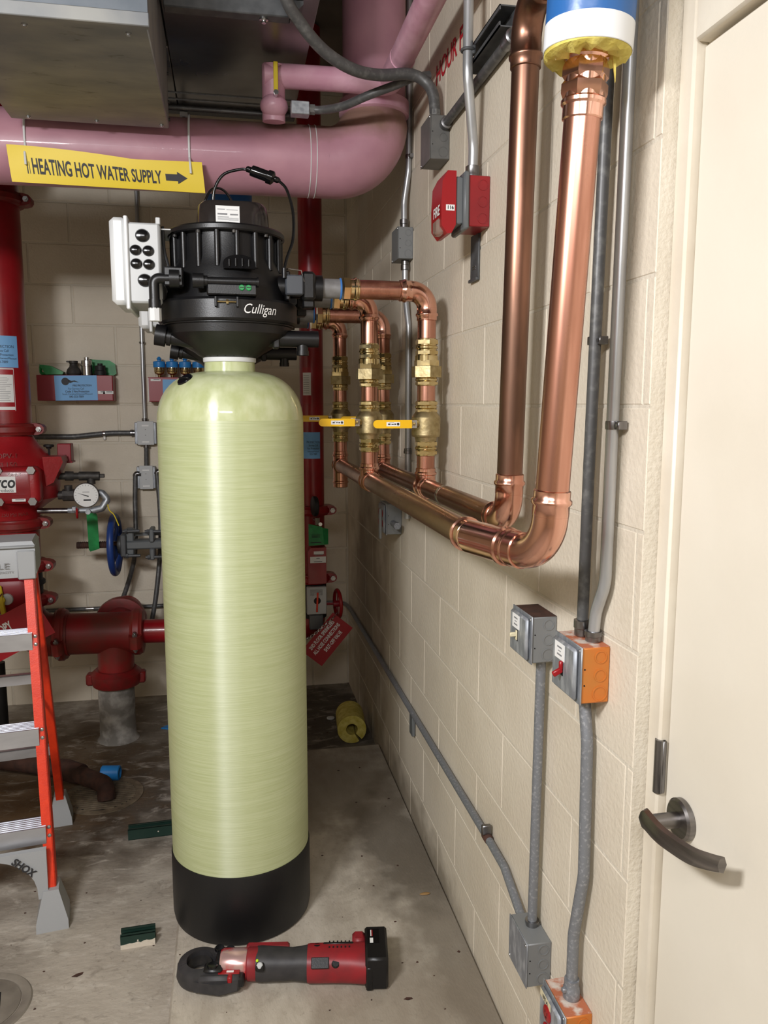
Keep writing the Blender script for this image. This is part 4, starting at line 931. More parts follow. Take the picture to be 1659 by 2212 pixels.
# tag behind ladder
tg = thing('valve_tag', 'red tag lettered in white hanging behind the orange ladder rail', 'sign', (-.86,3.42,.66))
fr = FR((-.94,3.45,.655),(math.cos(R(27)),0,math.sin(R(27))),(-math.sin(R(27)),0,math.cos(R(27))))
plate(B(), fr, .36, .17, .002).build('tag_sheet', 'red_tag', tg)
text('MAIN CANOPY', .05, fmap(fr,-.05,.03,.0022), 'white_paper', tg, xs=.56, bold=.035); text('SPRINKLERS', .05, fmap(fr,-.03,-.02,.0022), 'white_paper', tg, xs=.56, bold=.035)
B().tube(spline([(-.972,3.452,.722),(-.978,3.5,.77),(-.98,3.56,.80),(-.98,3.614,.805)],6),.003,8).build('tag_wire', 'steel', tg)
# horizontal main with tee
t2 = thing('fire_main', 'low dusty red fire main with tee and coupling on a mortar-coated stub', 'pipe', (-.56,3.86,0))
B().cyl((-.79,3.86,.535),(-.45,3.86,.53),.098,n=40).build('tee_body', 'red_dusty', t2)
coupling(t2, (-.80,3.86,.535), (1,0,0), .098, .055, (0,-1,-.25), 'red_dusty', False); coupling(t2, (-.455,3.86,.53), (1,0,0), .085, .062, (0,-1,-.15), 'red_dusty', False)
B().cyl((-.45,3.86,.53),(.33,3.83,.52),.057,n=32).build('branch_pipe', 'red_paint', t2)
B().cyl((-.558,3.86,.53),(-.562,3.86,.30),.084,n=36).build('tee_outlet', 'red_dusty', t2)
B().lathe([(.088,0),(.11,.1),(.118,.4),(.118,.75),(.095,1)],(-.562,3.86,.27),(0,0,.085),36).box(-.70,-.66,3.83,3.89,.28,.335,.008).box(-.465,-.425,3.83,3.89,.28,.335,.008).build('flange', 'red_dark', t2, 'red flanged coupling')
B().lathe([(.098,0),(.086,.06),(.083,.4),(.085,.7),(.083,1)],(-.565,3.86,0),(0,0,.285),36).build('stub', 'mortar_coat', t2, 'mortar-smeared grey stub')
B().lathe([(.09,0),(.122,.1),(.125,.5),(.122,.9),(.09,1)],(-.545,3.955,.55),(0,.06,0),40).build('rear_coupling', 'red_dark', t2, 'round coupling behind the tee')
B().cyl((-.545,3.9,.55),(-.545,4.2,.55),.08,n=32).build('rear_pipe', 'red_dusty', t2)
# OS&Y valve
t3 = thing('gate_valve', 'grey gate valve with blue handwheel and threaded stem beside the softener', 'valve', (-.45,4.1,.915))
WC = V((-.575,4.1,.917))
b = B().torus(WC,(1,-.03,0),.142,.017,40,12); wh = b.build('handwheel', 'handwheel_blue', t3, 'blue handwheel')
b = B()
for k in range(3):
    q = R(90+120*k); d = V((0,math.cos(q),math.sin(q))); b.tube([WC+d*.02,WC+d*.08+V((.012,0,0)),WC+d*.138],.011,10)
b.build('wheel_spoke', 'handwheel_blue', wh)
B().cyl((-.757,4.1,.92),(-.3,4.1,.914),.0165,n=16).build('stem', 'rusty', t3, 'rusty threaded stem')
b = B()
for k in range(16): b.torus((-.75+k*.0095,4.1,.92),(1,0,0),.0165,.0018,16,5)
b.build('stem_thread', 'rusty', t3)['kind'] = 'stuff'
b = B().cyl((-.56,4.1,.917),(-.53,4.1,.917),.045,n=20).box(-.545,-.515,4.05,4.15,.86,.975,.006).cyl((-.53,4.1,.917),(-.49,4.1,.917),.035,n=18)
b.build('hub', 'gunmetal', t3)
b = B().box(-.52,-.16,4.06,4.14,.895,.94,.008).box(-.52,-.48,4.07,4.13,.86,1.0,.006).box(-.405,-.38,4.05,4.15,.93,1.0,.006).box(-.405,-.38,4.05,4.15,.84,.9,.006).box(-.5,-.2,4.12,4.14,.955,.97,.002)
b.build('yoke', 'valve_grey', t3, 'grey cast yoke')
b = B()
for x,z in ((-.5,.99),(-.5,.865),(-.395,.985),(-.395,.855)): b.cyl((x-.03,4.06,z),(x+.05,4.06,z),.008,n=10); hexnut(b,(x-.02,4.06,z),(1,0,0),.013,.012)
b.build('yoke_bolts', 'gunmetal', t3)
B().lathe([(.06,0),(.12,.1),(.12,.3),(.075,.35),(.09,.7),(.11,1)],(-.2,4.1,.915),(.16,0,0),32).build('bonnet', 'valve_grey', t3)
B().cyl((-.1,4.1,1.0),(-.1,4.1,.5),.11,n=32).build('valve_body', 'red_dusty', t3)
gt = B().prism([(-.70,4.075,1.075),(-.692,4.073,1.085),(-.655,4.07,1.085),(-.648,4.07,1.07),(-.645,4.065,.905),(-.69,4.075,.89),(-.697,4.078,.90)],(0,.003,0)); 
gt = tag(gt.build('inspection_tag','green_tag'), 'tall narrow green inspection tag on the threaded valve stem', 'tag')
# right riser
QX, QY, QR = .392, 3.8, .056
t4 = thing('fire_riser', 'slender red sprinkler riser in the far corner beside the copper drops', 'fire riser', (QX,QY,.5))
B().cyl((QX,QY,.76),(QX,QY,3.29),QR,n=36).build('riser_pipe', 'red_paint', t4)
coupling(t4, (QX,QY,1.11), (0,0,1), QR, .05, (1,0,0), 'red_paint'); coupling(t4, (QX,QY,.775), (0,0,1), QR, .05, (1,0,0), 'red_paint')
B().cyl((QX,QY,.58),(QX,QY,.765),.062,n=32).build('valve_body', 'black_rubber', t4, 'black butterfly valve body')
B().tube(fillet([(QX,QY,.6),(QX,QY,.52),(.3,QY+.02,.52)],.06,6),.057,30).build('elbow', 'red_paint', t4)
coupling(t4, (.37,2.76+1.0,2.5), (0,0,1), QR*.2, .01, (1,0,0), 'red_paint') if False else None
pl = patch(B(),QX,QY,QR,-.9,-.1,1.62,1.79).build('inspection_label', 'red_tag', t4, 'red and white hanging label'); patch(B(),QX,QY,QR+.0009,-.86,-.14,1.66,1.765).build('label_sheet', 'white_paper', pl)
b = B()
for k in range(9): patch(b,QX,QY,QR+.002,-.8,-.3,1.67+k*.01,1.672+k*.01,.0003,4)
b.build('label_print', 'print_grey', pl)['kind'] = 'stuff'
pb = patch(B(),QX,QY,QR,-.9,.62,1.362,1.487).build('service_notice', 'paper_blue', t4, 'pale blue service notice')
for s_,z,k in (('PROTECTION',1.44,.014),('Service Call',1.425,.0125),('Fire Protection',1.41,.0125),('Arkansas/Missouri',1.396,.01),('553-7889',1.383,.0125)): text(s_, k, cmap(QX,QY,QR+.001,z,.0), 'print_ink', pb, xs=.75)
g = V((QX+.01,QY-.11,1.142)); B().lathe([(.042,0),(.047,.2),(.047,.85),(.042,1)], g, (-.024,-.003,0), 28).build('gauge', 'black_rubber', t4, 'black pressure gauge seen edge-on')
b = B().cyl((QX,QY-.05,1.07),(QX+.012,QY-.11,1.07),.009,n=10).cyl((QX+.008,QY-.12,1.055),(QX+.008,QY-.12,1.088),.012,n=8).cyl((QX+.02,QY-.13,1.06),(QX+.02,QY-.145,1.06),.009,n=8); b.build('gauge_cock', 'steel_bright', t4, 'small bright gauge cock')
ds = B().prism([(QX-.035,QY-.10,.765),(QX+.052,QY-.10,.765),(QX+.052,QY-.10,.94),(QX-.02,QY-.10,.94),(QX-.035,QY-.10,.92)],(0,.07,0)).build('flow_switch', 'red_paint', t4, 'red flow switch box')
fr = CAMF(QX+.012,QY-.1005,.882); b = plate(B(), fr, .048, .014, .0006, 0, .004, .034); plate(b, fr, .075, .03, .0006, 0, 0, 0); lb = b.build('data_label', 'white_paper', ds)
bars(B(), (fr[0]+fr[3]*.0007,)+fr[1:], [(0,.007,.016,.004),(0,-.009,.04,.004),(.004,.024,.04,.003)]).build('label_print', 'print_grey', lb)
fr = CAMF(QX+.004,QY-.104,.682); ib = plate(B(), FR((QX+.004,QY-.075,.682),(1,0,0),(0,0,1)), .095, .135, .03, .004).build('gear_indicator', 'light_grey', t4, 'pale square valve indicator')
B().box(-.0045,.0045,-.003,0,-.048,.048,.0015,Matrix.Translation((QX+.006,QY-.106,.675)) @ Matrix.Rotation(R(3),4,'Y')).build('indicator_arrow', 'orange', ib, 'orange indicator arrow')
B().lathe([(0,1),(.016,1),(.018,0)],(QX+.006,QY-.104,.682),(0,-.002,0),18,False).build('indicator_hub', 'black', ib)
plate(B(), fr, .06, .03, .001, 0, -.002, .042).build('indicator_window', 'print_grey', ib)
B().box(QX-.03,QX+.036,QY-.09,QY-.03,.535,.608,.004).build('conduit_box', 'valve_grey', t4, 'grey conduit box')
b = B().torus((QX+.107,QY-.09,.66),(1,.12,0),.066,.0085,30,10); wh = b.build('handwheel', 'red_plastic', t4, 'red handwheel seen edge-on')
B().cyl((QX+.05,QY-.09,.662),(QX+.107,QY-.09,.66),.006,n=10).cyl((QX+.085,QY-.09,.66),(QX+.115,QY-.09,.66),.016,n=12).box(QX+.104,QX+.11,QY-.093,QY-.087,.6,.72).build('wheel_hub', 'red_maroon', wh)
# chain and tag
ch = thing('chain', 'short steel chain looped from the red handwheel', 'chain', (QX+.09,3.68,.6))
pts = spline([(QX+.098,3.655,.632),(QX+.07,3.622,.612),(QX+.03,3.62,.58),(QX-.005,3.62,.55),(QX-.04,3.62,.525),(QX-.055,3.625,.515)],4)
for k in range(len(pts)-1):
    d = (pts[k+1]-pts[k]); c = (pts[k]+pts[k+1])/2; L = d.length*.68; dn = d.normalized(); s_ = V((0,1,0)) if k%2 else dn.cross(V((0,1,0)))
    ring = [c+dn*(L*math.cos(q))+s_*(.0055*math.sin(q)) for q in [2*PI*i/12 for i in range(13)]]
    B().tube(ring,.0017,6,False).build('link', 'steel_bright', ch)
tg = thing('valve_tag', 'red diamond-hung tag reading second floor sprinklers shut-off valve', 'sign', (.44,3.64,.5))
an = R(50); fr = FR((.437,3.635,.507),(math.cos(an),0,math.sin(an)),(-math.sin(an),0,math.cos(an)))
plate(B(), fr, .235, .125, .002).build('tag_sheet', 'red_tag', tg)
for s_,dy,k in (('2ND FLOOR SPRINKLERS',.034,.026),('ALL HOSE CONNECTIONS',.004,.026),('SHUT-OFF VALVE',-.028,.026)): text(s_, k, fmap(fr,0 if dy > -.02 else .01,dy,.0022), 'white_paper', tg, xs=.6, bold=.03)
tg = tag(B().prism([(QX-.034,3.675,.955),(QX+.04,3.672,.958),(QX+.03,3.668,1.045),(QX-.034,3.675,1.06)],(0,.002,0)).prism([(QX+.02,3.69,.955),(QX+.062,3.70,.955),(QX+.062,3.70,1.03),(QX+.02,3.69,1.04)],(0,.002,0)).build('inspection_tag', 'green_tag'), 'crumpled green inspection tag on the slender corner riser', 'tag')
fr = CAMF(QX+.0,3.6715,.995); bars(B(), fr, [(0,.012,.04,.002),(0,.006,.04,.002),(0,0,.04,.002),(0,-.024,.05,.004)], .0006).build('tag_print', 'print_ink', tg)

# ================================================================== back wall: cabinets, boxes and conduits
def cabinet(label, x0, x1, z0, z1, grp='red spare sprinkler cabinets on the back wall'):
    t = thing('spare_head_cabinet', label, 'cabinet', ((x0+x1)/2,WY-.0005,z0), 0, grp)
    B().box(x0,x1,WY-.11,WY-.0005,z0,z1,.002).build('cabinet_body', 'red_maroon', t)
    B().box(x0+.002,x1-.002,WY-.113,WY-.109,z0+.003,z1-.001,.0015).build('cabinet_door', 'red_maroon', t)
    return t
fy = WY-.1135
t = cabinet('red metal cabinet with blue service notice and fittings on top', -.946,-.578,1.634,1.764)
fr = FR((-.757,fy,1.699),(1,0,.012),(-.012,0,1)); pn = plate(B(), fr, .205, .126, .0008).build('service_notice', 'paper_blue', t, 'pale blue service notice')
for s_,dx,dy,k,bo in (('FIRE PROTECTION',.03,.012,.013,.02),('For Service Call',0,-.004,.014,0),('Code 3 Fire Protection',.005,-.018,.0145,.015),('South Carolina/Arkansas/Missouri',.005,-.031,.0125,0),('843-553-7889',0,-.044,.0145,.01)):
    text(s_, k, fmap(fr,dx,dy,.001), 'print_ink', pn, xs=.85, bold=bo)
b = B().lathe([(0,1),(.019,1),(.019,0)], fr[0]+fr[1]*(-.05)+fr[2]*.033+fr[3]*.0008, fr[3]*.0006, 20, False)
b.prism([fr[0]+fr[1]*x+fr[2]*y+fr[3]*.0009 for x,y in ((-.035,.042),(-.02,.036),(-.005,.038),(.015,.028),(-.01,.031),(-.03,.024))], fr[3]*.0005); b.build('notice_emblem', 'print_ink', pn, 'dark flaming ball emblem')
for dx,w_ in ((-.635,.034),(-.602,.05)):
    lb = plate(B(), CAMF(dx,fy,1.677), w_, .014, .0008).build('bar_label', 'white_paper', t); plate(B(), CAMF(dx+.006,fy-.0009,1.68), w_*.6, .005, .0004).build('label_print', 'print_grey', lb)
zt = 1.7645
fit = 'loose fittings on the red cabinet'
o = tag(B().tube(spline([(-.93,4.33,zt+.022),(-.925,4.32,zt+.042),(-.9,4.32,zt+.04),(-.88,4.32,zt+.022),(-.9,4.32,zt+.008),(-.925,4.325,zt+.008),(-.93,4.33,zt+.022)],5),.007,8,False).prism([(-.93,4.30,zt+.05),(-.88,4.30,zt+.046),(-.815,4.30,zt+.014),(-.82,4.30,zt+.002),(-.9,4.30,zt+.001)],(0,.06,0)).build('rolled_tag','green_tag'), 'rolled light green plastic tag on the red cabinet', 'tag')
o = tag(B().lathe([(.032,0),(.037,.15),(.032,.4),(.02,.6),(.018,.8),(.022,.85),(.022,1)],(-.772,4.34,zt),(0,0,.072),18).box(-.805,-.76,4.33,4.35,zt+.064,zt+.072,.002).build('pipe_fitting','dark_iron'), 'dark iron fitting with a flat top standing on the red cabinet', 'fitting', fit)
o = tag(B().lathe([(.027,0),(.028,.5),(.03,.52),(.03,.6),(.028,.62),(.027,.82),(.013,.86),(.013,1)],(-.705,4.33,zt),(0,0,.09),20).build('pipe_fitting','steel_bright'), 'chrome cylindrical fitting standing on the red cabinet', 'fitting', fit)
o = tag(B().lathe([(.029,0),(.03,.35),(.026,.4),(.026,.8),(.013,.85),(.013,1)],(-.640,4.325,zt),(0,0,.06),18).build('pipe_fitting','black_rubber'), 'squat black fitting standing on the red cabinet', 'fitting', fit)
o = tag(B().prism([(-.71,4.385,zt+.012),(-.70,4.385,zt+.084),(-.60,4.378,zt+.078),(-.572,4.375,zt+.06),(-.567,4.372,zt+.01),(-.585,4.372,zt-.0)],(0,.003,0)).build('inspection_tag','green_tag'), 'green plastic tag leaning on the wall above the red cabinet', 'tag')
t = cabinet('second red metal cabinet mostly hidden behind the softener', -.404,-.10,1.63,1.757)
lb = plate(B(), CAMF(-.365,fy,1.742), .05, .011, .0008).build('bar_label', 'white_paper', t); plate(B(), CAMF(-.36,fy-.0009,1.744), .03, .004, .0004).build('label_print', 'print_grey', lb)
plate(B(), CAMF(-.23,fy,1.69), .2, .11, .0008).build('service_notice', 'paper_blue', t); B().box(-.4035,-.4005,fy-.001,fy+.004,1.632,1.752).build('edge_strip', 'white_paper', t)
def sprinkler(x, y, z, label):
    t = thing('sprinkler_head', label, 'sprinkler', (x,y,z), 0, 'capped spare sprinkler heads on the second cabinet')
    B().lathe([(.008,0),(.01,.12),(.024,.18),(.026,.25),(.026,.55),(.025,.6)],(x,y,z),(0,0,.1),20).build('brass_body', 'brass', t)
    b = B()
    for k in range(4): b.torus((x,y,z+.03+k*.007),(0,0,1),.0255,.0024,20,6)
    b.build('brass_thread', 'brass', t)
    B().lathe([(.03,0),(.031,.1),(.031,.5),(.028,.56),(.009,.6),(.009,.72),(.014,.78),(.005,1),(0,1)],(x,y,z+.05),(0,0,.055),18,False).build('cap', 'blue_cup', t, 'bright blue protective cap')
for x,l in ((-.347,'leftmost'),(-.282,'second'),(-.216,'third'),(-.148,'rightmost')): sprinkler(x,4.335,1.7575,l+' brass sprinkler head with blue cap on the second red cabinet')
def flat_box(label, x0,x1,z0,z1):
    t = thing('junction_box', label, 'junction box', ((x0+x1)/2,WY-.0005,(z0+z1)/2), 0, 'grey handy boxes on the back wall')
    B().box(x0,x1,WY-.052,WY-.0005,z0,z1,.002).build('box_body', 'box_galv', t)
    cv = B().box(x0+.014,x1-.012,WY-.056,WY-.05,z0-.004,z1+.006,.0015).build('cover', 'light_grey', t)
    for dz in (.04,-.045): plate(B(), CAMF((x0+x1)/2,WY-.0562,(z0+z1)/2+dz), .035, .007, .0004).build('bar_label', 'white_paper', cv)
    for dz in (.02,-.01): B().lathe([(0,1),(.002,1),(.002,0)],((x0+x1)/2,WY-.056,(z0+z1)/2+dz),(0,-.0006,0),8,False).build('cover_screw', 'dark_iron', cv)
    return t
flat_box('upper grey box where three conduits meet on the back wall', -.487,-.377,1.408,1.522)
flat_box('lower grey box with two dark flexible conduits below it on the back wall', -.485,-.39,1.172,1.288)
cy = 4.388
conduit('conduit', 'steel conduit rising on the back wall to the left of the softener', [(-.436,cy,1.522),(-.432,cy,3.28)], .0105, 'emt', straps=(), couple=[((-.436,cy,1.522),(0,0,1),.022),((-.434,cy,1.93),(0,0,1),.012)])
conduit('conduit', 'short dark conduit between the two grey boxes on the back wall', [(-.432,cy-.01,1.41),(-.436,cy-.01,1.285)], .012, 'conduit_dark', couple=[((-.432,cy-.01,1.408),(0,0,-1),.02)])
t = conduit('conduit', 'dark conduit running left from the upper grey box behind the red riser', [(-.487,cy,1.466),(-.62,cy,1.466),(-.8,cy,1.448),(-1.4,cy,1.452)], .0135, 'conduit_dark', .6, couple=[((-.487,cy,1.466),(-1,0,0),.025)])
B().lathe([(.0145,0),(.015,.2),(.015,.8),(.0145,1)],(-.652,cy,1.464),(.014,0,0),16).box(-.652,-.638,cy+.006,cy+.018,1.43,1.455,.002).build('strap', 'steel_bright', t, 'bright strap')
t = conduit('conduit', 'dark horizontal conduit low on the back wall above the red fire main', [(-1.4,cy,.522),(.2,cy,.518)], .011, 'conduit_dark')
B().lathe([(.0115,0),(.012,.5),(.0115,1)],(-.78,cy,.521),(.04,0,0),14).build('coupling', 'steel_bright', t, 'bright coupling')
def flex(label, pts):
    t = thing('flexible_conduit', label, 'conduit', tuple(pts[0])); B().tube(spline(pts,8),.0125,12).build('tube', 'conduit_dark', t)
    B().tube(fillet([V(pts[0])+V((.02,0,.0)),V(pts[0])+V((0,0,.03)),V(pts[0])+V((0,0,-.01))],.012,5),.0145,12).build('connector', 'steel', t)
flex('left dark flexible conduit hanging from the lower grey box', [(-.492,4.36,1.25),(-.497,4.34,1.1),(-.495,4.3,.95),(-.51,4.3,.8),(-.55,4.3,.66),(-.6,4.3,.53)])
flex('right dark flexible conduit hanging from the lower grey box beside the softener', [(-.382,4.36,1.26),(-.372,4.34,1.1),(-.368,4.3,.95),(-.376,4.26,.8),(-.40,4.22,.6),(-.43,4.2,.45)])
# ================================================================== stepladder
LO = (-.812,2.405,0); LA = R(8.2)
t = thing('stepladder', 'orange fibreglass stepladder with aluminium steps and grey top cap at the left edge', 'ladder', LO, LA)
LM = WM[t]
def lb_(name, m, label=None, parent=None, **k):
    def f(b): 
        o = b.build(name, m, parent or t, label, local=True, **k); return o
    return f
def beam(b, p0, p1, wx, wy, th=.004, open_dir=1):
    """channel rail from p0 to p1: web facing outwards (x), flanges in y"""
    p0, p1 = V(p0), V(p1)
    for (ax0,ax1,ay0,ay1) in ((0,wx,-wy/2,-wy/2+th),(0,wx,wy/2-th,wy/2),(wx-th,wx,-wy/2,wy/2)):
        q = [(ax0,ay0),(ax1,ay0),(ax1,ay1),(ax0,ay1)]
        vs = [p0+V((x*open_dir,y,0)) for x,y in q]+[p1+V((x*open_dir,y,0)) for x,y in q]
        b.add(vs,[(0,1,2,3),(4,5,6,7),(0,1,5,4),(1,2,6,5),(2,3,7,6),(3,0,4,7)])
    return b
for s in (1,-1):
    rl = lb_('front_rail','orange','orange fibreglass front rail')(beam(B(), (s*.222,.02,.085), (s*.185,.305,1.10), .03, .062, open_dir=s))
    r2 = lb_('rear_rail','orange','orange fibreglass rear rail')(beam(B(), (s*.215,.655,.085), (s*.185,.40,1.10), .028, .045, open_dir=s))
    for z in (.275,.30,.565,.59,.85,.875,.115):
        q = (z-.085)/1.015; x = s*(.222+.021-.037*q); y = .02+.285*q-.031
        lb_('rivet','screw',None,rl)(B().lathe([(.0065,0),(.0055,.6),(.002,1)],(x,y,z),(0,-.004,0),10))
    # shoes
    lb_('foot','ladder_grey','grey flared foot')(B().add([V((s*(.236+dx*w_),.018+dy*d_,z)) for z,w_,d_ in ((0,.047,.055),(.03,.046,.052),(.125,.022,.036)) for dx,dy in ((-1,-1),(1,-1),(1,1),(-1,1))],
        [(0,1,2,3),(8,9,10,11)]+[(k*4+i,k*4+(i+1)%4,k*4+4+(i+1)%4,k*4+4+i) for k in (0,1) for i in range(4)]).box(s*.236-.03,s*.236+.03,-.03,.06,0,.012))
    lb_('foot','ladder_grey','grey flared foot')(B().add([V((s*(.228+dx*w_),.66+dy*d_,z)) for z,w_,d_ in ((0,.042,.045),(.03,.04,.042),(.115,.02,.03)) for dx,dy in ((-1,-1),(1,-1),(1,1),(-1,1))],
        [(0,1,2,3),(8,9,10,11)]+[(k*4+i,k*4+(i+1)%4,k*4+4+(i+1)%4,k*4+4+i) for k in (0,1) for i in range(4)]))
    # curved knee bracket
    oc = [(s*.245,.0,.10),(s*.238,.0,.262),(s*.065,.0,.262),(s*.065,.0,.25)]
    pts = [V((s*(.215-.15*math.sin(q)),0,.11+.14*(1-math.cos(q)) if False else .11+.135*math.sin(q)**1.3)) for q in [PI/2*k/8 for k in range(9)]]
    poly = [V((s*.228,-.006,.10)), V((s*.228,-.006,.256)), V((s*.035,-.006,.256))]+[V((s*(.035+.165*math.sin(q)),-.006,.10+.146*math.cos(q)**.8)) for q in [PI/2*k/9 for k in range(0,10)]]
    kb = lb_('knee_bracket','ladder_grey','grey curved knee bracket')(B().prism([V((p.x,p.y-.008*(1-(p.z-.1)/.16),p.z)) for p in poly],(0,.02,0)))
    if s > 0:
        dd = V((.72,0,-.70)).normalized(); oo = LM @ V((.163,-.0125,.212)); 
        fr = FR(oo, LM.to_3x3() @ dd, LM.to_3x3() @ V((.70,0,.72)))
        text('SHOX', .032, fmap(fr,0,0,.0005), 'print_ink', kb, xs=.9, bold=.03)
for z in (.28,.57,.86):
    q = (z-.085)/1.015; x = .222-.037*q+.012; y = .02+.285*q
    st = lb_('step','aluminium','ribbed aluminium step')(B().box(-x,x,y-.037,y+.04,z+.024,z+.028).box(-x,x,y-.04,y-.036,z-.026,z+.028).box(-x,x,y+.037,y+.04,z-.01,z+.028).box(-x,x,y-.036,y-.03,z-.026,z-.023))
    b = B()
    for k in range(6): b.box(-x,x,y-.03+k*.012,y-.027+k*.012,z+.028,z+.0295)
    lb_('tread_rib','aluminium',None,st)(b)
for z in (.33,.64):
    q = (z-.085)/1.015; x = .215-.03*q; y = .655-.255*q
    lb_('rear_brace','aluminium','aluminium rear brace')(B().box(-x,x,y-.02,y-.017,z-.018,z+.018).box(-x,x,y-.02,y+.005,z+.015,z+.018))
lb_('spreader','aluminium')(B().box(.195,.2,.16,.56,.545,.57,.002).box(-.2,-.195,.16,.56,.545,.57,.002))
cp = lb_('top_cap','ladder_grey','grey plastic top cap')(B().add([V((sx*(.222+e),yy+f,z)) for z,e,f0 in ((1.062,.0,0),(1.075,.004,0),(1.165,.002,.008),(1.178,-.006,.014)) for sx,yy,f in ((-1,.255,f0),(1,.255,f0),(1,.44,-f0),(-1,.44,-f0))],
    [(0,1,2,3),(12,13,14,15)]+[(k*4+i,k*4+(i+1)%4,k*4+4+(i+1)%4,k*4+4+i) for k in range(3) for i in range(4)]))
lb_('cap_rim','ladder_grey',None,cp)(B().box(-.225,.225,.25,.445,1.158,1.166,.003).box(.17,.225,.25,.258,1.055,1.15,.004).box(-.225,-.17,.25,.258,1.055,1.15,.004))
for x_ in (.03,-.09): lb_('tool_slot','void',None,cp)(B().box(x_,x_+.06,.2495,.256,1.127,1.135,.002))
fr = FR(LM @ V((.13,.2505,1.102)), LM.to_3x3() @ V((1,0,0)), (0,0,1))
text('LE', .028, fmap(fr,0,0,.0), 'print_grey', cp, xs=1.3); text('CAPACITY', .011, fmap(fr,.0,-.02,.0), 'print_grey', cp, xs=1.1)

# ================================================================== things on the floor
t = thing('press_tool', 'red and black battery press tool lying on the pad in front of the tank', 'power tool', (-.172,2.035,.05), R(-8.6))
def T(b, name, m, label=None, parent=None, **k): return b.build(name, m, parent or t, label, local=True, **k)
zc = .045
def oring(b, cx, cy, ri, ro, z0, z1, a0, a1, n=24, sy=1):
    vs=[]; fs=[]
    for i in range(n+1):
        q = a0+(a1-a0)*i/n; c,s_ = math.cos(q), math.sin(q)*sy
        vs += [V((cx+ri*c,cy+ri*s_,z0)),V((cx+ri*c,cy+ri*s_,z1)),V((cx+ro*c,cy+ro*s_,z1-.006)),V((cx+(ro+.004)*c,cy+(ro+.004)*s_,z0+.012)),V((cx+ro*c,cy+ro*s_,z0))]
    for i in range(n):
        for k in range(5): fs.append((i*5+k,i*5+5+k,i*5+5+(k+1)%5,i*5+(k+1)%5))
    fs += [(0,1,2,3,4),tuple(range(n*5,n*5+5))]
    return b.add(vs,fs)
jw = T(oring(B(), .058,.012,.036,.058,.012,.062,R(20),R(200)).box(.085,.15,.03,.068,.014,.06,.006), 'jaw', 'grip', 'black upper press jaw')
jw2 = T(oring(B(), .058,.012,.036,.06,.012,.06,R(182),R(345)).box(.06,.175,-.055,-.012,.008,.055,.008).prism([(.05,-.05,.012),(.12,-.066,.012),(.17,-.05,.012),(.17,-.03,.012),(.06,-.03,.012)],(0,0,.03)), 'jaw', 'grip', 'black lower press jaw')
T(oring(B(), .058,.012,.032,.0365,.02,.05,R(0),R(360)), 'jaw_insert', 'dark_iron')
T(B().box(.075,.125,-.04,-.002,.055,.066,.006).box(.1,.15,-.005,.055,.02,.064,.005), 'jaw_bracket', 'black_plastic')
for x,y,z in ((.098,-.022,.066),(.105,.052,.062),(.138,.03,.074)): T(B().lathe([(.014,0),(.014,.5),(.012,.9),(.0,1)],(x,y,z-.004),(0,0,.01),18,False), 'jaw_pin', 'black_gloss')
T(B().lathe([(.036,0),(.04,.1),(.04,.9),(.037,1)],(.115,.012,zc),(.075,0,0),28), 'head_sleeve', 'tool_silver', 'scratched silver and red label sleeve')
T(B().box(.125,.185,-.052,-.018,.02,.05,.005), 'latch_block', 'black_plastic')
T(B().box(.115,.172,-.042,-.026,.0545,.0572,.002).box(.142,.154,-.0575,-.04,.04,.0568,.002), 'latch_label', 'red_plastic', 'red T-shaped label')
T(B().box(.137,.156,-.037,-.03,.0572,.0578), 'latch_print', 'white_paper')
T(B().lathe([(.039,0),(.042,.1),(.042,.9),(.04,1)],(.187,.01,zc),(.03,0,0),28), 'collar', 'tool_red', 'dark red collar')
T(B().box(.18,.30,.035,.062,.055,.075,.006), 'trigger_guard', 'tool_red'); T(B().box(.2,.28,.045,.066,.045,.066,.006), 'trigger', 'black_plastic')
def loft(rings):
    vs=[]; fs=[]; n=24
    for x,cy,ry,rz,cz in rings:
        for i in range(n):
            q = 2*PI*i/n; c,s_ = math.cos(q), math.sin(q); e=.8
            vs.append(V((x,cy+ry*math.copysign(abs(c)**e,c),cz+rz*math.copysign(abs(s_)**e,s_))))
    for k in range(len(rings)-1):
        for i in range(n): fs.append((k*n+i,k*n+(i+1)%n,k*n+n+(i+1)%n,k*n+n+i))
    fs += [tuple(range(n))[::-1],tuple(range((len(rings)-1)*n,len(rings)*n))]
    return B().add(vs,fs)
T(loft([(.213,.01,.042,.04,zc),(.225,.01,.043,.041,zc),(.27,.008,.041,.039,zc),(.31,.006,.039,.037,zc),(.335,.006,.041,.04,zc),(.36,.006,.046,.043,zc),(.365,.006,.045,.042,zc)]), 'grip', 'grip', 'dark grey rubber grip', angle=60)
bd = T(loft([(.352,.006,.0465,.0435,zc),(.36,.006,.048,.0445,zc),(.42,.006,.049,.0445,zc),(.47,.004,.051,.0445,zc),(.505,.002,.055,.0445,zc),(.512,.002,.055,.0445,zc)]), 'tool_body', 'tool_red', 'scuffed red tool body', angle=60)
T(B().box(.475,.512,.04,.085,.03,.085,.008), 'battery_foot', 'tool_red')
T(B().box(.395,.478,.022,.031,.08,.0895,.002), 'vent_strip', 'black_plastic', None, bd)
T(B().box(-.024,.024,-.014,.014,0,.004,.0015,Matrix.Translation((.388,-.0345,.0745)) @ Matrix.Rotation(R(42),4,'X')), 'grip_pad', 'black_plastic', None, bd)
for k in range(6):
    for yy,zz in ((.008,.0895),(.04,.082)): T(B().box(.41+k*.011,.414+k*.011,yy-.003,yy+.003,zz-.004,zz+.0012), 'vent_slot', 'void', None, bd)
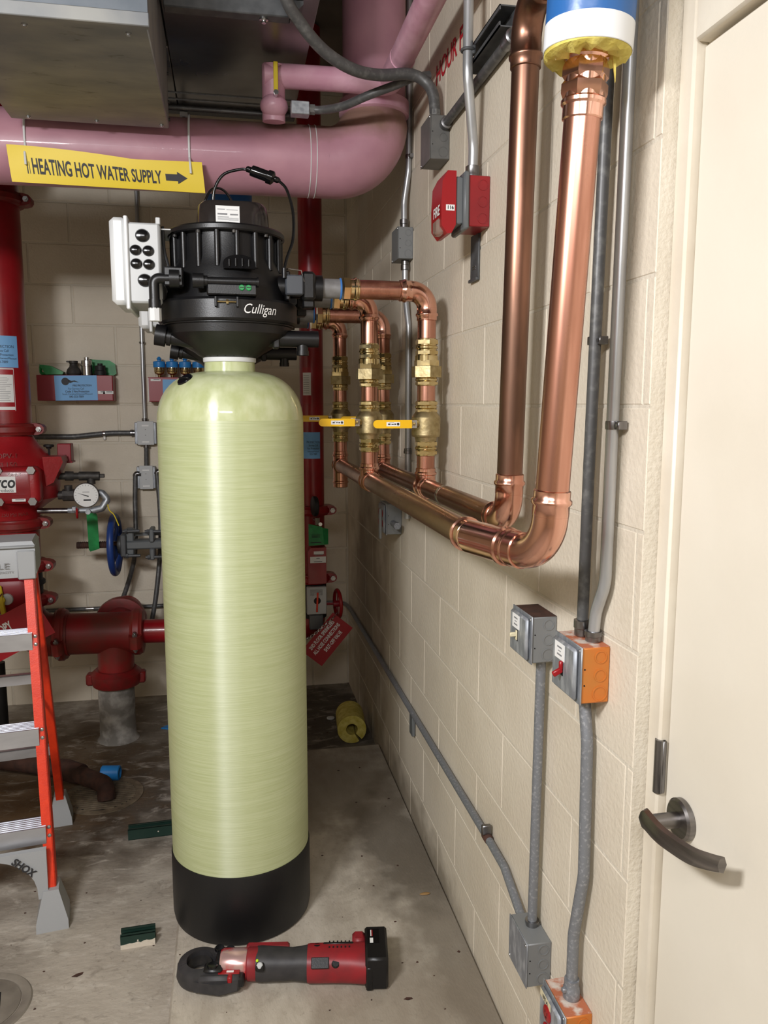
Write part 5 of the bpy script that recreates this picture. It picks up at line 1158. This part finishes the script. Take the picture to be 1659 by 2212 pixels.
for x,y,z,n_ in ((.378,.022,.085,V((0,.25,1))),(.43,-.034,.073,V((0,-.6,.8)))):
    T(B().lathe([(.012,0),(.012,.6),(.009,1),(0,1)],V((x,y,z))-n_.normalized()*.004,n_.normalized()*.007,18,False), 'rubber_button', 'black_plastic', None, bd)
bt = T(B().box(.510,.572,-.052,.086,.002,.096,.006).box(.512,.53,-.054,.0,.002,.07,.003), 'battery', 'black_plastic', 'black battery pack')
T(B().box(.518,.55,.01,.07,.0958,.0965), 'battery_label', 'black_gloss', None, bt); T(B().box(.524,.533,.012,.032,.0965,.097), 'battery_print', 'white_paper', None, bt); T(B().box(.526,.5285,.04,.065,.0965,.097), 'battery_print', 'white_paper', None, bt); T(B().box(.5295,.532,.04,.065,.0965,.097), 'battery_stripe', 'red_plastic', None, bt)
T(B().box(.215,.238,-.042,-.018,.058,.074,.003), 'button_recess', 'black_plastic'); T(B().lathe([(.0085,0),(.0085,.7),(.006,1),(0,1)],(.226,-.033,.07),(0,-.004,.006),18,False), 'push_button', 'light_grey', 'pale round button'); T(B().ball((.218,-.022,.078),.004), 'indicator_led', 'led_green')
# yellow insulation offcut
t = thing('insulation_roll', 'yellow fibreglass pipe insulation offcut lying behind the pad', 'insulation', (.55,3.67,0))
P0 = V((.545,3.575,.072)); P1_ = V((.562,3.77,.072))
vs=[]; fs=[]; n=36; a = (P1_-P0).normalized(); e1 = V((0,0,1)); e2 = a.cross(e1)
for h,ro,ri in ((0,.066,.03),(.003,.069,.028),(.5,.0695,.027),(.997,.069,.027),(1,.066,.03)):
    for i in range(n):
        q = R(-53)+(2*PI-.22)*i/(n-1)+.11; d = e2*math.cos(q)+e1*math.sin(q)
        vs += [P0+(P1_-P0)*h+d*ro, P0+(P1_-P0)*h+d*ri]
for k in range(4):
    for i in range(n-1):
        A_=(k*n+i)*2; B__=A_+2; C_=A_+2*n; D_=C_+2; fs += [(A_,B__,D_,C_),(A_+1,C_+1,D_+1,B__+1)]
    A_=k*n*2; C_=A_+2*n; fs.append((A_,C_,C_+1,A_+1)); A_=(k*n+n-1)*2; C_=A_+2*n; fs.append((A_,A_+1,C_+1,C_))
for k in (0,4):
    for i in range(n-1):
        A_=(k*n+i)*2; fs.append((A_,A_+1,A_+3,A_+2))
B().add(vs,fs).build('fibreglass', 'insulation', t, angle=60)
# blue offcut
t = thing('pipe_offcut', 'bright blue plastic pipe piece lying by the floor drain', 'cap', (-.54,3.40,0))
B().lathe([(.028,0),(.032,.04),(.032,.96),(.028,1),(.022,1),(.022,.3),(0,.3)],(-.578,3.415,.032),(.078,-.012,0),24).build('cap_shell', 'blue_cup', t)
t = thing('plastic_scrap', 'small scrap of blue plastic on the floor beside the tank', 'scrap', (-.29,3.9,.002))
B().prism([(-.37,3.93,.001),(-.33,3.91,.001),(-.26,3.92,.001),(-.26,3.97,.001),(-.34,3.96,.001)],(0,0,.006)).build('sheet', 'blue_cup', t)
# drain and rusty pipe
t = thing('floor_drain', 'round slotted floor drain in dark wet concrete', 'drain', (-.55,3.27,0))
B().lathe([(.15,0),(.16,.6),(.16,1),(.13,1),(.13,.2)],(-.55,3.27,-.004),(0,0,.008),48,False).build('drain_rim', 'drain_iron', t)
B().lathe([(0,0),(.132,0),(.132,1),(0,1)],(-.55,3.27,.0005),(0,0,.001),40,False).build('drain_sump', 'void', t)
for k in range(-7,8):
    y = k*.0165; w_ = math.sqrt(.13**2-y*y)
    B().box(-.55-w_,-.55+w_,3.27+y-.005,3.27+y+.005,.001,.006,.001).build('grate_bar', 'drain_iron', t)
t = thing('drain_pipe', 'rusty iron drain pipe lying on the floor and ending over the drain', 'pipe', (-.53,3.22,0))
B().tube(fillet([(-1.35,3.72,.055),(-.72,3.42,.06),(-.535,3.235,.065),(-.53,3.22,.008)],.03,6),.036,20).build('pipe_body', 'rusty', t)
B().lathe([(.042,0),(.045,.3),(.042,1)],(-.75,3.435,.06),(.1,-.075,0),20).build('pipe_collar', 'rusty', t)
t = thing('floor_cleanout', 'round cast floor lid with slots at the lower left corner', 'floor lid', (-.70,2.11,0))
B().lathe([(.105,0),(.105,.6),(.109,1),(.128,1),(.132,.4),(.132,0)],(-.70,2.11,-.002),(0,0,.006),56,False).build('lid_rim', 'cast_lid', t)
B().lathe([(0,1),(.1,1),(.1025,.6),(.1025,0)],(-.70,2.11,0),(0,0,.004),56,False).build('lid_plate', 'cast_lid', t)
for x in (-.655,-.68,-.705,-.73): B().box(-.005,.005,-.035,.035,0,.001,.0004,Matrix.Translation((x,2.12,.0036)) @ Matrix.Rotation(R(12),4,'Z')).build('lid_slot', 'void', t)
# green strut offcuts
def strut(label, x0, x1, y, rz, smear=False):
    L = x1-x0; t = thing('strut_offcut', label, 'strut', ((x0+x1)/2,y,0), rz, 'dark green strut offcuts on the floor')
    o = lambda b,n,m,l=None: b.build(n,m,t,l,local=True)
    o(B().box(-L/2,L/2,-.021,-.0185,0,.041).box(-L/2,L/2,.0185,.021,0,.041).box(-L/2,L/2,-.021,.021,0,.0025).box(-L/2,L/2,-.021,-.0095,.0385,.041).box(-L/2,L/2,.0095,.021,.0385,.041).box(-L/2,L/2,.0095,.012,.031,.04).box(-L/2,L/2,-.012,-.0095,.031,.04), 'channel', 'green_paint')
    o(B().lathe([(0,1),(.0025,1),(.0025,0)],(0,-.021,.022),(0,-.0005,0),10,False), 'rivet_mark', 'plaster')
    if smear:
        pl = [V((-L/2,-.0212,.0))]+[V((-L/2+L*k/12,-.0212,.011+.006*random.random()+.006*k/12)) for k in range(13)]+[V((L/2,-.0212,0))]
        o(B().prism(pl,(0,-.0015,0)), 'plaster_smear', 'plaster', 'dried plaster smear')
strut('dark green strut offcut on the floor partly behind the tank', -.408,-.19,2.92, R(3))
strut('short dark green strut offcut with dried plaster near the press tool', -.357,-.257,2.30, R(3), True)
# litter
t = thing('leaf', 'curled dry brown leaf on the pad near the wall', 'leaf', (.585,2.29,.05)); B().ball((.585,2.29,.0535),.018,(1,.35,.18),12,6).build('blade', 'leaf', t)
t = thing('leaf', 'tiny reddish leaf scrap on the pad at the bottom', 'leaf', (.43,1.86,.05)); B().prism([(.42,1.86,.0505),(.428,1.865,.0505),(.442,1.862,.0505),(.444,1.857,.0505),(.43,1.855,.0505)],(0,0,.0012)).build('blade', 'rusty', t)
t = thing('disc_cap', 'small white plastic disc on the floor behind the tank', 'disc', (.483,3.9,0)); B().lathe([(.018,0),(.02,.3),(.02,.8),(.016,1)],(.483,3.9,0),(0,0,.008),20).build('disc', 'white_plastic', t)
t = thing('leaf', 'dark dry leaf on the floor near the round lid', 'leaf', (-.46,2.19,0)); B().prism([(-.478,2.183,.0006),(-.465,2.193,.0006),(-.448,2.197,.0006),(-.45,2.188,.0006),(-.463,2.18,.0006)],(0,0,.0014)).build('blade', 'rusty', t)
random.seed(9)
b = B()
for k in range(90):
    x = random.uniform(-.8,.62); y = random.uniform(1.75,3.9); z = .0503 if (x > -.185 and y < 3.43) else .0003
    if (x-.008)**2+(y-2.36)**2 < .05 or (x-.003)**2+(y-3.04)**2 < .05: continue
    r_ = random.uniform(.0015,.005)*(1.4 if x > .4 else 1); q = random.random()*6; b.prism([(x+r_*math.cos(q+a_)*random.uniform(.5,1.3),y+r_*math.sin(q+a_)*random.uniform(.4,1),z) for a_ in (0,1.3,2.5,3.9,5.1)],(0,0,.0012))
o = b.build('floor_grit', 'rusty'); tag(o, 'scattered dark crumbs and grit over the concrete', 'grit', kind='stuff')
